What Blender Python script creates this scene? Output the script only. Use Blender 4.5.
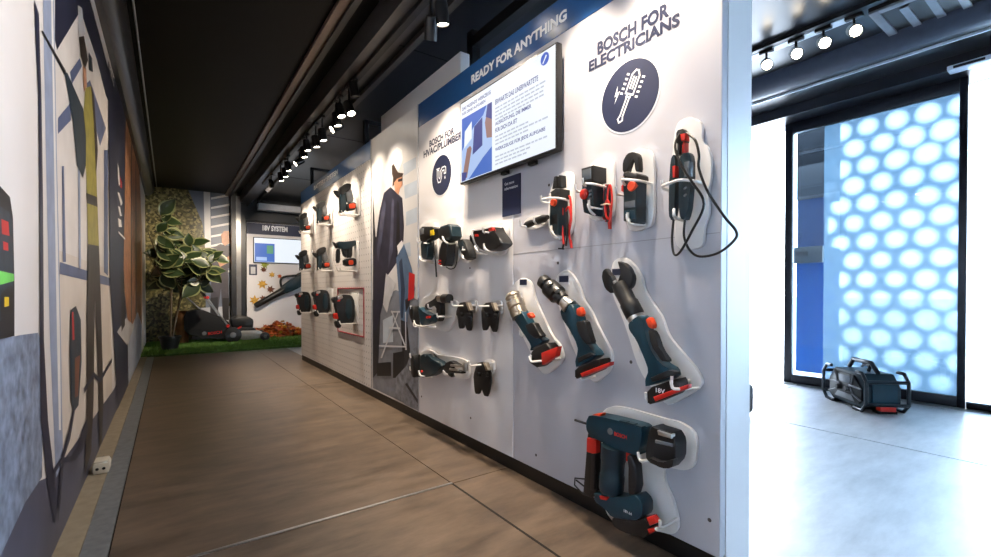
import bpy, bmesh, math, random
from mathutils import Vector, Matrix
random.seed(7)
scene = bpy.context.scene
C = scene.collection
for o in list(bpy.data.objects): bpy.data.objects.remove(o)

# ------------------------------------------------------------------ camera, world, exposure
F = 455.0; YAW = math.radians(35.6); PIT = math.radians(-0.6); CH = 0.80; SH = 16.5
cam = bpy.data.cameras.new('camera'); cam.sensor_fit = 'HORIZONTAL'; cam.sensor_width = 36.0
cam.lens = F / 991 * 36.0; cam.shift_y = SH / 991; cam.clip_start = 0.02; cam.clip_end = 200
cam_o = bpy.data.objects.new('camera', cam); C.objects.link(cam_o)
cam_o.location = (0, 0, CH); cam_o.rotation_euler = (math.radians(90) + PIT, 0, -YAW)
scene.camera = cam_o
world = bpy.data.worlds.new('overcast_sky'); scene.world = world; world.use_nodes = True
bg = world.node_tree.nodes['Background']; bg.inputs[0].default_value = (0.76, 0.87, 1.0, 1); bg.inputs[1].default_value = 22.0
vs = scene.view_settings; vs.view_transform = 'Standard'; vs.look = 'None'; vs.gamma = 1.0; vs.use_curve_mapping = False
vs.exposure = 0.0
TRACK_W = 60.0       # watts of one display spot
RIGHT_W = 8.0
MURAL_FILL_K = .68      # added fill from spots turned towards the printed wall, relative to TRACK_W

def ray(x, y):
    u = (x - 495.5) / F; v = -(y - 278.5 - SH) / F
    f = math.cos(PIT) - v * math.sin(PIT); up = math.sin(PIT) + v * math.cos(PIT)
    return Vector((u * math.cos(YAW) + f * math.sin(YAW), f * math.cos(YAW) - u * math.sin(YAW), up))
def onX(x, y, X): r = ray(x, y); p = r * (X / r.x); p.z += CH; return p
def onY(x, y, Y): r = ray(x, y); p = r * (Y / r.y); p.z += CH; return p
def onZ(x, y, Z): r = ray(x, y); p = r * ((Z - CH) / r.z); p.z += CH; return p

# ------------------------------------------------------------------ materials
MATS = {}
def mat(name, col, rough=0.5, metal=0.0, var=0.08, scale=25.0, bump=0.0, bscale=None, spec=0.5, emit=None, coat=0.0):
    if name in MATS: return MATS[name]
    m = bpy.data.materials.new(name); m.use_nodes = True; MATS[name] = m
    nt = m.node_tree; b = nt.nodes['Principled BSDF']
    tc = nt.nodes.new('ShaderNodeTexCoord'); nz = nt.nodes.new('ShaderNodeTexNoise')
    nz.inputs['Scale'].default_value = scale; nz.inputs['Detail'].default_value = 4
    nt.links.new(tc.outputs['Object'], nz.inputs['Vector'])
    rp = nt.nodes.new('ShaderNodeValToRGB'); c = col
    rp.color_ramp.elements[0].position = 0.3; rp.color_ramp.elements[1].position = 0.7
    rp.color_ramp.elements[0].color = (c[0]*(1-var), c[1]*(1-var), c[2]*(1-var), 1)
    rp.color_ramp.elements[1].color = (min(1, c[0]*(1+var)), min(1, c[1]*(1+var)), min(1, c[2]*(1+var)), 1)
    nt.links.new(nz.outputs['Fac'], rp.inputs['Fac']); nt.links.new(rp.outputs['Color'], b.inputs['Base Color'])
    b.inputs['Roughness'].default_value = rough; b.inputs['Metallic'].default_value = metal
    b.inputs['Specular IOR Level'].default_value = spec; b.inputs['Coat Weight'].default_value = coat
    if bump:
        n2 = nt.nodes.new('ShaderNodeTexNoise'); n2.inputs['Scale'].default_value = bscale or scale * 4
        nt.links.new(tc.outputs['Object'], n2.inputs['Vector'])
        bp = nt.nodes.new('ShaderNodeBump'); bp.inputs['Strength'].default_value = bump; bp.inputs['Distance'].default_value = 0.002
        nt.links.new(n2.outputs['Fac'], bp.inputs['Height']); nt.links.new(bp.outputs['Normal'], b.inputs['Normal'])
    if emit:
        b.inputs['Emission Color'].default_value = (*emit[:3], 1); b.inputs['Emission Strength'].default_value = emit[3]
    return m
def sr(r, g, b):
    f = lambda c: ((c/255)/12.92 if c/255 <= .04045 else ((c/255+.055)/1.055)**2.4)
    return (f(r), f(g), f(b))

TEAL = mat('teal_tool_plastic', sr(15, 54, 69), 0.33, scale=40, bump=.06)
TEALD = mat('dark_teal_tool_plastic', sr(14, 40, 50), 0.42)
BLACK = mat('black_tool_plastic', sr(22, 23, 25), 0.45, bump=.1, bscale=300)
GREY = mat('grey_plastic', sr(110, 112, 115), 0.45)
RED = mat('red_plastic', sr(205, 38, 25), 0.4)
ORANGE = mat('orange_red_plastic', sr(225, 70, 30), 0.4)
WHITEP = mat('white_acrylic', sr(232, 230, 228), 0.35, var=.02)
WIRE = mat('white_coated_wire', sr(235, 232, 228), 0.4, var=.02)
CHROME = mat('brushed_steel', (0.62, 0.6, 0.57), 0.28, 1.0)
BRASS = mat('warm_steel', (0.5, 0.44, 0.36), 0.3, 1.0)
CABLE = mat('black_cable', sr(18, 18, 19), 0.35)
NAVY = mat('navy_print', sr(32, 40, 70), 0.5, var=.03)
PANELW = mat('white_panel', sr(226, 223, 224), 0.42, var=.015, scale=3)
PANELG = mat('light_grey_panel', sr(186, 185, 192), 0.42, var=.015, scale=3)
BLACKM = mat('black_painted_metal', sr(16, 17, 20), 0.4)
LETTERW = mat('white_lettering', sr(235, 238, 242), 0.5, var=.01)
SCREENDARK = mat('grey_lcd', sr(98, 104, 110), 0.25)
YELLOW = mat('yellow_label', sr(225, 190, 30), 0.5)
ALU = mat('aluminium', (0.55, 0.56, 0.58), 0.35, 1.0, scale=60)

# ------------------------------------------------------------------ mesh helpers
def mk(name, verts, faces, m, parent=None, smooth=None, mats=None, fm=None):
    me = bpy.data.meshes.new(name); me.from_pydata([tuple(v) for v in verts], [], faces)
    for q in (mats or [m]): me.materials.append(q)
    if fm: me.polygons.foreach_set('material_index', fm)
    if smooth is not None:
        me.polygons.foreach_set('use_smooth', [True] * len(me.polygons)); me.set_sharp_from_angle(angle=math.radians(smooth))
    me.update(); return link(name, me, parent)
def link(name, me, parent=None):
    o = bpy.data.objects.new(name, me); C.objects.link(o)
    if parent is not None:
        o.parent = parent
        if parent.get('_w'): o.matrix_parent_inverse = Matrix.Translation(-Vector(parent.location))
    return o
def thing(name, label, cat, loc=(0, 0, 0), group=None, local=False):
    o = bpy.data.objects.new(name, None); C.objects.link(o); o.location = loc; o.empty_display_size = .05
    o['label'] = label; o['category'] = cat
    if group: o['group'] = group
    if not local: o['_w'] = 1
    return o
def tag(o, label, cat, group=None):
    o['label'] = label; o['category'] = cat
    if group: o['group'] = group
    return o
def struct(o, label=None):
    o['kind'] = 'structure'
    if label: o['label'] = label
    return o
def bm_out(name, bm, m, parent=None, smooth=35):
    bmesh.ops.recalc_face_normals(bm, faces=bm.faces[:])
    me = bpy.data.meshes.new(name); bm.to_mesh(me); bm.free(); me.materials.append(m)
    if smooth:
        me.polygons.foreach_set('use_smooth', [True] * len(me.polygons)); me.set_sharp_from_angle(angle=math.radians(smooth))
    return link(name, me, parent)
def prism(name, pts, vec, m, parent=None, bev=0.0, seg=2, both=False):
    """closed polygon of 3-D points, extruded by vec; the rim of the pts side is bevelled"""
    bm = bmesh.new(); vec = Vector(vec); pts = [Vector(p) for p in pts]
    a = [bm.verts.new(p) for p in pts]; b = [bm.verts.new(p + vec) for p in pts]; n = len(a)
    fa = bm.faces.new(a); fb = bm.faces.new(b[::-1])
    for i in range(n): bm.faces.new((a[(i+1) % n], a[i], b[i], b[(i+1) % n]))
    if bev:
        es = list(fa.edges) + (list(fb.edges) if both else [])
        bmesh.ops.bevel(bm, geom=es, offset=bev, segments=seg, affect='EDGES', clamp_overlap=True, profile=.5)
    return bm_out(name, bm, m, parent)
def box(name, x0, x1, y0, y1, z0, z1, m, parent=None, bev=0.0, seg=2):
    bm = bmesh.new(); bmesh.ops.create_cube(bm, size=1)
    for v in bm.verts: v.co = Vector(((x0+x1)/2 + v.co.x*(x1-x0), (y0+y1)/2 + v.co.y*(y1-y0), (z0+z1)/2 + v.co.z*(z1-z0)))
    if bev: bmesh.ops.bevel(bm, geom=bm.edges[:], offset=bev, segments=seg, affect='EDGES', clamp_overlap=True, profile=.5)
    return bm_out(name, bm, m, parent, 35 if bev else None)
def frame_of(d):
    d = d.normalized(); u = d.cross(Vector((0, 0, 1)))
    if u.length < 1e-3: u = d.cross(Vector((1, 0, 0)))
    u.normalize(); return u, d.cross(u)
def lathe(name, p0, p1, prof, m, parent=None, seg=16):
    p0 = Vector(p0); p1 = Vector(p1); d = p1 - p0; u, w = frame_of(d); V = []; Fs = []
    for t, r in prof:
        for k in range(seg):
            a = 2*math.pi*k/seg; V.append(p0 + d*t + (u*math.cos(a) + w*math.sin(a))*r)
    for i in range(len(prof)-1):
        for k in range(seg): Fs.append((i*seg+k, i*seg+(k+1) % seg, (i+1)*seg+(k+1) % seg, (i+1)*seg+k))
    Fs.append(tuple(range(seg))[::-1]); Fs.append(tuple((len(prof)-1)*seg+k for k in range(seg)))
    return mk(name, V, Fs, m, parent, 40)
def smoothpath(pts, n=5):
    pts = [Vector(p) for p in pts]; out = []
    for i in range(len(pts)-1):
        a = pts[max(i-1, 0)]; b = pts[i]; c = pts[i+1]; d = pts[min(i+2, len(pts)-1)]
        for k in range(n):
            t = k/n; out.append(.5*((2*b)+(c-a)*t+(2*a-5*b+4*c-d)*t*t+(3*b-a-3*c+d)*t**3))
    out.append(pts[-1]); return out
def tube_data(pts, r, seg=8):
    pts = [Vector(p) for p in pts]; V = []; Fs = []; u = None
    for i, p in enumerate(pts):
        d = (pts[min(i+1, len(pts)-1)] - pts[max(i-1, 0)]).normalized()
        if u is None: u, w = frame_of(d)
        else:
            u = (u - d*u.dot(d))
            if u.length < 1e-5: u, _ = frame_of(d)
            u.normalize(); w = d.cross(u)
        rr = r[i] if isinstance(r, (list, tuple)) else r
        for k in range(seg):
            a = 2*math.pi*k/seg; V.append(p + (u*math.cos(a) + w*math.sin(a))*rr)
    n = len(pts)
    for i in range(n-1):
        for k in range(seg): Fs.append((i*seg+k, i*seg+(k+1) % seg, (i+1)*seg+(k+1) % seg, (i+1)*seg+k))
    Fs.append(tuple(range(seg))[::-1]); Fs.append(tuple((n-1)*seg+k for k in range(seg)))
    return V, Fs
def tube(name, pts, r, m, parent=None, seg=8, sm=0):
    if sm: pts = smoothpath(pts, sm)
    V, Fs = tube_data(pts, r, seg); return mk(name, V, Fs, m, parent, 50)
def chaikin(pts, n=1, q=.2):
    for _ in range(n):
        o = []
        for i in range(len(pts)):
            a = pts[i]; b = pts[(i+1) % len(pts)]
            o += [(a[0]+(b[0]-a[0])*q, a[1]+(b[1]-a[1])*q), (b[0]+(a[0]-b[0])*q, b[1]+(a[1]-b[1])*q)]
        pts = o
    return pts
_txt = {}
def text(name, body, o, u, v, w, h, m, parent, bold=.012, depth=.0012, nrm=None):
    """lettering fitted to a w x h rectangle whose lower left corner is o"""
    key = (body, bold)
    if key not in _txt:
        cu = bpy.data.curves.new('lettering', 'FONT'); cu.body = body; cu.size = 1; cu.offset = bold; cu.extrude = 0; cu.resolution_u = 3
        to = bpy.data.objects.new('lettering_tmp', cu); C.objects.link(to)
        dg = bpy.context.evaluated_depsgraph_get(); me = bpy.data.meshes.new_from_object(to.evaluated_get(dg))
        _txt[key] = ([Vector(q.co) for q in me.vertices], [tuple(p.vertices) for p in me.polygons])
        bpy.data.objects.remove(to); bpy.data.curves.remove(cu); bpy.data.meshes.remove(me)
    vs_, fs_ = _txt[key]
    x0 = min(q.x for q in vs_); x1 = max(q.x for q in vs_); y0 = min(q.y for q in vs_); y1 = max(q.y for q in vs_)
    o = Vector(o); u = Vector(u); v = Vector(v); nv = Vector(nrm) if nrm else u.cross(v)
    V = [o + u*((q.x-x0)/(x1-x0)*w) + v*((q.y-y0)/(y1-y0)*h) + nv*depth for q in vs_]
    return mk(name, V, fs_, m, parent)

# ------------------------------------------------------------------ key planes
WX = 1.23          # face of the display partition
LX = -0.29         # printed wall
CEIL = 2.35
FARY = 8.5

# ------------------------------------------------------------------ structure materials
def floor_mat(name, c0, c1):
    m = bpy.data.materials.new(name); m.use_nodes = True; nt = m.node_tree; b = nt.nodes['Principled BSDF']
    tc = nt.nodes.new('ShaderNodeTexCoord'); mp = nt.nodes.new('ShaderNodeMapping'); mp.inputs['Scale'].default_value = (1.6, 5.0, 1)
    nt.links.new(tc.outputs['Object'], mp.inputs['Vector'])
    n1 = nt.nodes.new('ShaderNodeTexNoise'); n1.inputs['Scale'].default_value = 2.2; n1.inputs['Detail'].default_value = 9; n1.inputs['Roughness'].default_value = .68
    nt.links.new(mp.outputs[0], n1.inputs['Vector'])
    r = nt.nodes.new('ShaderNodeValToRGB'); e = r.color_ramp.elements
    e[0].position = .3; e[0].color = (*sr(*c0), 1); e[1].position = .72; e[1].color = (*sr(*c1), 1)
    nt.links.new(n1.outputs['Fac'], r.inputs['Fac']); nt.links.new(r.outputs[0], b.inputs['Base Color'])
    rr = nt.nodes.new('ShaderNodeMapRange'); rr.inputs['To Min'].default_value = .30; rr.inputs['To Max'].default_value = .45
    nt.links.new(n1.outputs['Fac'], rr.inputs['Value']); nt.links.new(rr.outputs[0], b.inputs['Roughness'])
    bp = nt.nodes.new('ShaderNodeBump'); bp.inputs['Strength'].default_value = .25; bp.inputs['Distance'].default_value = .002
    nt.links.new(n1.outputs['Fac'], bp.inputs['Height']); nt.links.new(bp.outputs[0], b.inputs['Normal']); return m
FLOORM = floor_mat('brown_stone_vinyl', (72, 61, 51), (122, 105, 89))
FLOORR = floor_mat('daylit_stone_vinyl', (168, 170, 174), (206, 208, 212))  # paler vinyl for the right side; daylight brightness put into the colour
JOINT = mat('dark_joint', sr(22, 20, 18), .8)
CEILM = mat('black_ceiling_panel', sr(9, 9, 10), 0.5, var=.05, scale=4, spec=.12)
CEILR = mat('dark_satin_ceiling_panel', sr(30, 32, 37), 0.3, var=.05, scale=4)

# floor with tiles
FY0, FY1 = -3.2, 8.6
floor = struct(box('floor', -.45, 4.62, FY0, FY1, -.12, -.006, JOINT))
JX = .945
def tile(x0, x1, y0, y1, m=FLOORM): box('floor_tile', x0+.002, x1-.002, y0+.002, y1-.002, -.006, 0, m, floor)
ylat = [FY0, -3.13, -.75, 1.63, 4.01, 6.39, 6.82]
for i in range(len(ylat)-1):
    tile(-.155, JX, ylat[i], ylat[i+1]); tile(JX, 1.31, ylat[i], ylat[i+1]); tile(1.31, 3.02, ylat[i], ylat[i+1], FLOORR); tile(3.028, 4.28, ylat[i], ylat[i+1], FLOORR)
box('joint_profile', -.15, JX, 1.625, 1.637, -.004, .003, ALU, floor)
box('joint_profile', JX-.004, JX+.004, FY0, 1.63, -.004, .001, JOINT, floor)
struct(box('trim_1', -.225, -.157, FY0, 6.8, -.006, .004, mat('worn_steel_strip', sr(150, 156, 162), .38, .6, .15, 30)))
struct(box('trim_2', -.31, -.226, FY0, 6.8, -.006, .010, mat('tan_floor_strip', sr(150, 138, 118), .6, 0, .12, 30)))
struct(box('threshold', 4.28, 4.62, FY0, 2.6, -.006, .004, mat('threshold_metal', sr(150, 155, 160), .35, .5)))
# ceilings
struct(box('ceiling', -.45, .925, FY0, 8.7, CEIL, CEIL+.08, CEILM))
cr = struct(box('ceiling_right', 1.07, 4.62, FY0, 8.7, 2.32, 2.40, CEILR))
for y in (-.9, .75, 2.65, 4.6, 6.6): box('ceiling_joint', 1.08, 3.6, y, y+.008, 2.316, 2.321, BLACKM, cr)
struct(box('trim_3', .735, .785, FY0, 8.6, CEIL-.03, CEIL-.002, mat('bronze_profile', sr(110, 92, 80), .35, .3)))
struct(box('trim_4', .785, .82, FY0, 8.6, CEIL-.05, CEIL-.002, BLACKM))
bm_ = struct(box('ceiling_beam', .925, 1.075, FY0, 8.6, 2.2, 2.42, mat('satin_grey_beam', sr(70, 68, 68), .3, .2)))
for y in (-.4, 1.95, 4.0, 6.1): box('beam_joint', .927, 1.07, y, y+.005, 2.198, 2.201, BLACKM, bm_)
struct(box('trim_5', 1.2, 1.24, FY0, 8.6, 2.29, 2.321, mat('steel_profile', sr(105, 100, 95), .3, .4)))
# left wall and cornice
MURAL = mat('mural_pale_print', sr(226, 221, 220), .38, var=.05, scale=2.2)
wl = struct(box('wall_left', LX-.12, LX, FY0, 8.66, -.05, CEIL+.02, MURAL))
prof = [(LX, 2.21), (LX+.03, 2.2), (LX+.075, 2.22), (LX+.1, 2.26), (LX+.11, 2.3), (LX+.11, CEIL+.01), (LX-.02, CEIL+.01)]
struct(prism('trim_6', [(x, FY0, z) for x, z in prof], (0, 11.7, 0), mat('black_cornice', sr(30, 31, 36), .28)))
struct(tube('trim_7', [(LX+.14, FY0, CEIL-.005), (LX+.14, 8.5, CEIL-.005)], .006, ALU))

# ------------------------------------------------------------------ mural print on the left wall
def decals(parent, plane, shapes, axis='X', sgn=1, step=.00012):
    for k, (nm, m, pts) in enumerate(shapes):
        d = step*(k+1)
        P = [(onX(x, y, plane + sgn*d) if axis == 'X' else onY(x, y, plane + sgn*d)) for x, y in pts]
        n = (P[1]-P[0]).cross(P[2]-P[0])
        mk(nm, P, [tuple(range(len(P)))], m, parent)
def pm(n, r, g, b, var=.15, sc=8, rough=.42): return mat('print_'+n, sr(r, g, b), rough, var=var, scale=sc)
CONC = pm('concrete', 124, 136, 158, .5, 24); SHADE = pm('purple_shadow', 78, 80, 100, .2, 6); CREAM = pm('cream', 224, 214, 204, .08, 5)
PBLUE = pm('pale_blue', 150, 162, 190, .12, 14); DNAVY = pm('navy', 34, 38, 62, .15); MBLUE = pm('mid_blue', 92, 104, 140, .15)
OLIVE = pm('yellow_vest', 158, 148, 62, .2, 20); DKBR = pm('dark_brown', 52, 44, 40, .3, 20); TOOLP = pm('tool_teal', 36, 52, 66, .3, 30)
SKIN = pm('skin', 200, 146, 116, .15, 20); LGREY = pm('light_grey', 196, 196, 200, .08, 10); WOOD = pm('wood', 176, 122, 84, .3, 14)
WHITEPR = pm('white', 236, 234, 234, .04); REDP = pm('red', 200, 40, 40, .1); GREENP = pm('green_glow', 110, 200, 90, .3, 10)
BLKP = pm('black', 24, 26, 32, .2); BWHITE = pm('blue_white', 196, 206, 226, .15, 6); WINP = pm('window_white', 232, 226, 222, .08, 5)
mural = [
 ('printed_floor', SHADE, [(-230, 640), (-60, 640), (64, 557), (104, 440), (136, 372), (128, 366), (112, 392), (62, 462), (46, 478), (-230, 600)]),
 ('printed_lower_wall', CREAM, [(58, 250), (110, 270), (112, 392), (62, 462)]),
 ('printed_window_view', WINP, [(54, 0), (90, 0), (110, 80), (110, 270), (58, 250)]),
 ('printed_concrete', CONC, [(-230, 360), (0, 339), (21, 335), (38, 332.7), (42.5, 345), (43, 400), (42, 477), (25.5, 502), (0, 557), (-60, 640), (-230, 640)]),
 ('printed_frame', PBLUE, [(43, 0), (54, 0), (57, 160), (61, 340), (63, 462), (56, 478), (50, 340), (46, 160)]),
 ('printed_strip', WHITEPR, [(51, 0), (53, 0), (56, 160), (60, 340), (61, 430), (59, 430), (57, 340), (54, 160)]),
 ('printed_brace', DNAVY, [(55, 0), (75, -30), (81, 10), (57, 50), (55, 40)]),
 ('printed_brace', MBLUE, [(58, 118), (71, 102), (71, 120), (58, 134)]),
 ('printed_brace', DNAVY, [(77, 0), (88, -10), (112, 84), (113, 110), (106, 96), (97, 60)]),
 ('printed_brace', MBLUE, [(86, 84), (90, 80), (106, 128), (100, 146)]),
 ('printed_brace', MBLUE, [(70, 72), (80, 58), (82, 66), (72, 84)]),
 ('printed_window_bar', MBLUE, [(60, 262), (110, 278), (110, 286), (60, 274)]),
 ('printed_window_bar', MBLUE, [(104, 150), (108, 150), (108, 276), (104, 272)]),
 ('printed_window_bar', MBLUE, [(62, 166), (64, 166), (66, 262), (63, 262)]),
 ('printed_window_bar', PBLUE, [(78, 150), (80, 150), (81, 268), (79, 268)]),
 ('printed_chain', DNAVY, [(34.5, 0), (39, 14), (41.7, 106), (43, 200), (44, 340), (48, 420), (57, 500), (55, 526), (47, 480), (41, 420), (40, 340), (39.5, 200), (38.5, 95), (36, 43)]),
 ('printed_drill_bit', BLKP, [(41.5, 31), (43, 31), (66, 71), (64.5, 75)]),
 ('printed_vest', OLIVE, [(85.5, 88), (91, 86), (95, 120), (96.5, 176), (99, 247), (88, 245), (86.5, 176), (83, 121)]),
 ('printed_vest_band', DKBR, [(86.5, 193), (97, 197), (97.6, 207), (87, 203)]),
 ('printed_hammer_drill', TOOLP, [(64.6, 72), (67.5, 73), (83.3, 109), (86, 135), (86, 165), (83, 178), (77, 165), (73, 121)]),
 ('printed_hand', SKIN, [(83, 66), (86, 68), (87, 86), (84, 92)]),
 ('printed_helmet', LGREY, [(77.6, 5), (82, 8), (85, 35), (79, 38)]),
 ('printed_head', DKBR, [(79, 37), (84, 36), (88, 60), (85, 69), (81, 56)]),
 ('printed_sleeve', TOOLP, [(89, 52), (92, 58), (93, 72), (89, 70)]),
 ('printed_sleeve', DKBR, [(91, 86), (94, 95), (98, 150), (96, 176), (94, 120)]),
 ('printed_trousers', DKBR, [(88, 244), (99, 246), (101, 300), (103.5, 405), (102, 443), (99.5, 447), (98.5, 384), (95, 300), (93.5, 405), (91.3, 452), (85, 474), (87, 405), (87, 320)]),
 ('printed_breaker', TOOLP, [(71, 310), (76, 306), (81, 320), (81.6, 362), (78.6, 405), (74, 412), (71, 400), (70, 354)]),
 ('printed_breaker_trim', REDP, [(72, 312), (73.5, 312), (74.5, 340), (72.5, 340)]),
 ('printed_breaker_trim', pm('rust', 120, 70, 50), [(75, 358), (80, 355), (78, 396), (75, 398)]),
 ('printed_hose', DNAVY, [(87, 418), (88, 430), (83, 449), (76, 460), (62, 463), (53, 476), (54, 468), (61, 458), (71, 456), (78, 446), (82, 430)]),
 ('printed_cable', DNAVY, [(74, 405), (76, 405), (70, 440), (64, 458), (61, 500), (58, 524), (59, 490), (62, 455), (69, 430)]),
 ('printed_crack', DNAVY, [(84, 388), (94, 372), (100, 378), (112, 358), (112, 362), (100, 383), (94, 377), (84, 394)]),
 ('printed_column', DNAVY, [(108, 60), (126, 112), (125.5, 150), (123.5, 280), (127.5, 330), (128.5, 389), (118, 416), (114, 340), (110, 280)]),
 ('printed_cladding', WOOD, [(126, 112), (139, 165), (142, 230), (142, 325), (138, 312), (129, 332), (123.5, 280), (125.5, 150)]),
 ('printed_cladding_gap', DKBR, [(131, 140), (132, 142), (132, 322), (131, 323)]),
 ('printed_cladding_gap', DKBR, [(135.5, 160), (136.2, 162), (136.5, 314), (135.8, 314)]),
 ('printed_snow', BWHITE, [(128, 345), (137, 312), (142, 326), (141, 360), (136, 372), (128.5, 389)]),
 ('printed_slab', LGREY, [(117, 332), (127, 345), (134.5, 326), (126, 318)]),
 ('printed_tool', BLKP, [(121, 272), (124, 270), (125, 325), (121.5, 332)]),
 ('printed_mark', WHITEPR, [(117.5, 163), (119, 168), (120, 184), (119, 186), (118, 178)]),
 ('printed_mark', REDP, [(120, 176), (122, 182), (122, 189), (120.5, 187)]),
 ('printed_mark', WHITEPR, [(117.5, 192), (119.5, 193), (122.5, 203), (121, 206)]),
 ('printed_mark', WHITEPR, [(118, 206), (120, 207), (122, 216), (120, 216)]),
 ('printed_mark', WHITEPR, [(118, 218), (121, 220), (122, 227), (119, 227)]),
 ('printed_mark', WHITEPR, [(118.5, 231), (125, 238), (125, 240), (118.5, 233)]),
 ('printed_device', BLKP, [(-80, 165), (0, 186), (10, 197), (13, 217.5), (14.5, 281), (14.5, 336), (0, 339), (-80, 348)]),
 ('printed_device_face', TOOLP, [(-60, 190), (0, 206), (9, 212), (12, 220), (12.5, 300), (0, 322), (-60, 330)]),
 ('printed_device_trim', REDP, [(1.5, 219), (8.5, 222), (9.5, 236), (2, 234)]),
 ('printed_device_trim', REDP, [(3, 241), (8, 243), (8.5, 251), (3.5, 250)]),
 ('printed_glow', GREENP, [(-40, 262), (14, 274), (14, 281), (-40, 296)]),
 ('printed_device_trim', BLKP, [(1, 294), (11, 284), (13.5, 290), (13.5, 310), (1, 318)]),
 ('printed_device_trim', YELLOW, [(4.5, 297), (9, 297), (9, 306), (4.5, 307)]),
]
decals(wl, LX, mural)
a = onX(87, -3, LX); b_ = onX(112.5, 86, LX)
text('printed_lettering', 'READY FOR ANYTHING', (LX+.035*1, a.y, a.z-.05), (0, 1, 0), (0, 0, 1), b_.y-a.y, .06, WHITEPR, wl, depth=0, nrm=(1, 0, 0)) if False else \
    text('printed_lettering', 'READY FOR ANYTHING', (LX, a.y, 2.10), (0, 1, 0), (0, 0, 1), b_.y-a.y, .065, WHITEPR, wl, depth=.0075, nrm=(1, 0, 0))

# ------------------------------------------------------------------ far end
HEDGE = bpy.data.materials.new('hedge_print'); HEDGE.use_nodes = True
def _hedge():
    nt = HEDGE.node_tree; b = nt.nodes['Principled BSDF']; tc = nt.nodes.new('ShaderNodeTexCoord')
    v = nt.nodes.new('ShaderNodeTexVoronoi'); v.inputs['Scale'].default_value = 34
    nt.links.new(tc.outputs['Object'], v.inputs['Vector'])
    r = nt.nodes.new('ShaderNodeValToRGB'); e = r.color_ramp.elements
    e[0].position = 0; e[0].color = (*sr(40, 38, 22), 1); e[1].position = 1; e[1].color = (*sr(176, 162, 108), 1)
    x = e.new(.5); x.color = (*sr(96, 90, 48), 1)
    nt.links.new(v.outputs['Color'], r.inputs['Fac']); nt.links.new(r.outputs[0], b.inputs['Base Color']); b.inputs['Roughness'].default_value = .35
_hedge()
wf = struct(box('wall_far', -.45, 4.62, 8.62, 8.72, -.05, 2.42, mat('far_wall_dark', sr(30, 31, 35), .5)))
hp = [onY(*p, FARY) for p in [(145, 345), (145, 186), (146.5, 183.5), (149, 182.5), (231, 189), (231, 345)]]
hedge = prism('printed_backdrop', hp, (0, .05, 0), HEDGE, None)
tag(hedge, 'tall backdrop print of a hedge and a man in grey workwear behind the mower', 'backdrop')
HP_SID = pm('siding', 116, 124, 140, .1, 5); HP_GW = pm('grey_work', 74, 70, 78, .15, 12); HP_GW2 = pm('dark_work', 42, 40, 44, .15, 12)
far_print = [
 ('printed_house', HP_SID, [(187, 187), (230, 189), (230, 300), (222, 330), (206, 330), (205, 240), (202, 222)]),
 ('printed_corner_post', WHITEPR, [(203.5, 188), (210, 188.5), (211, 250), (205, 252)])]
for k in range(9):
    y = 195 + k*9.5
    far_print.append(('printed_siding_line', WHITEPR, [(211, y+2.5), (230, y-1.0), (230, y+1.2), (211, y+4.6)]))
far_print += [
 ('printed_pavement', LGREY, [(200, 308), (230, 306), (230, 344), (190, 344)]),
 ('printed_trousers', HP_GW, [(212, 266), (228, 266), (229, 318), (223, 320), (221, 288), (217, 318), (210, 320), (211, 288)]),
 ('printed_knee_pad', HP_GW2, [(210.5, 298), (218, 297), (217, 320), (210, 320)]),
 ('printed_knee_pad', HP_GW2, [(222.5, 298), (229, 298), (229, 320), (223, 320)]),
 ('printed_shirt', HP_GW, [(213, 248), (220, 244), (229.5, 246), (229.5, 268), (212, 268)]),
 ('printed_arm', SKIN, [(218, 262), (229, 256), (229.5, 262), (220, 267)]),
 ('printed_head', SKIN, [(221, 235), (224, 231), (229, 231), (229.5, 243), (225, 246), (222, 243)]),
]
decals(hedge, FARY, far_print, 'Y', -1, .0008)
# column between backdrop and the system panel
colm = struct(box('trim_8', .80, 1.0, 8.30, 8.62, 0, 2.35, BLACKM)); box('steel_edge', .865, .93, 8.285, 8.30, 0, 2.3, mat('satin_column', sr(120, 118, 116), .28, .5), colm)
# white system panel
pl = onY(246.5, 222, FARY); sp0 = pl.x; sp1 = 2.9
spanel = thing('system_display_panel', 'white pegboard display panel with navy header at the far end of the corridor', 'display panel', (sp0, 8.52, 0))
box('board', sp0, sp1, FARY, FARY+.04, .06, pl.z, PANELW, spanel)
hb = onY(246.5, 233.5, FARY).z
box('header_board', sp0, sp1, FARY-.006, FARY, hb, pl.z-.004, NAVY, spanel)
q0 = onY(262.5, 230.6, FARY); q1 = onY(287.5, 227.0, FARY)
text('header_lettering', '18V SYSTEM', (q0.x, FARY-.006, q0.z), (1, 0, 0), (0, 0, 1), q1.x-q0.x, (q1.z-q0.z), LETTERW, spanel, bold=.042)
SCR = mat('lit_screen', (.05, .05, .05), .3, emit=(.86, .93, 1.0, .95)); SCRB = mat('lit_screen_blue', (.02, .02, .05), .3, emit=(.05, .16, .55, .9), var=.4, scale=8)
SCRN = mat('lit_screen_navy', (.02, .02, .03), .3, emit=(.05, .07, .30, .8)); SCRG = mat('lit_screen_grey', (.02, .02, .03), .3, emit=(.62, .68, .78, .8))
SCRL = mat('lit_screen_light_blue', (.02, .02, .03), .3, emit=(.45, .62, .95, .9)); SCRS = mat('lit_screen_skin', (.02, .02, .03), .3, emit=(.45, .25, .2, .7))
SCRGR = mat('lit_screen_green', (.02, .02, .03), .3, emit=(.15, .45, .25, .7))
t0 = onY(253, 237, FARY); t1 = onY(253, 262.8, FARY)
ftv = thing('wall_screen', 'flat lit screen with a blue picture on the far system panel', 'screen', (t0.x, FARY, t1.z))
box('bezel', t0.x, t0.x+1.0, FARY-.035, FARY-.006, t1.z, t0.z, BLACKM, ftv, .003)
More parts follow.
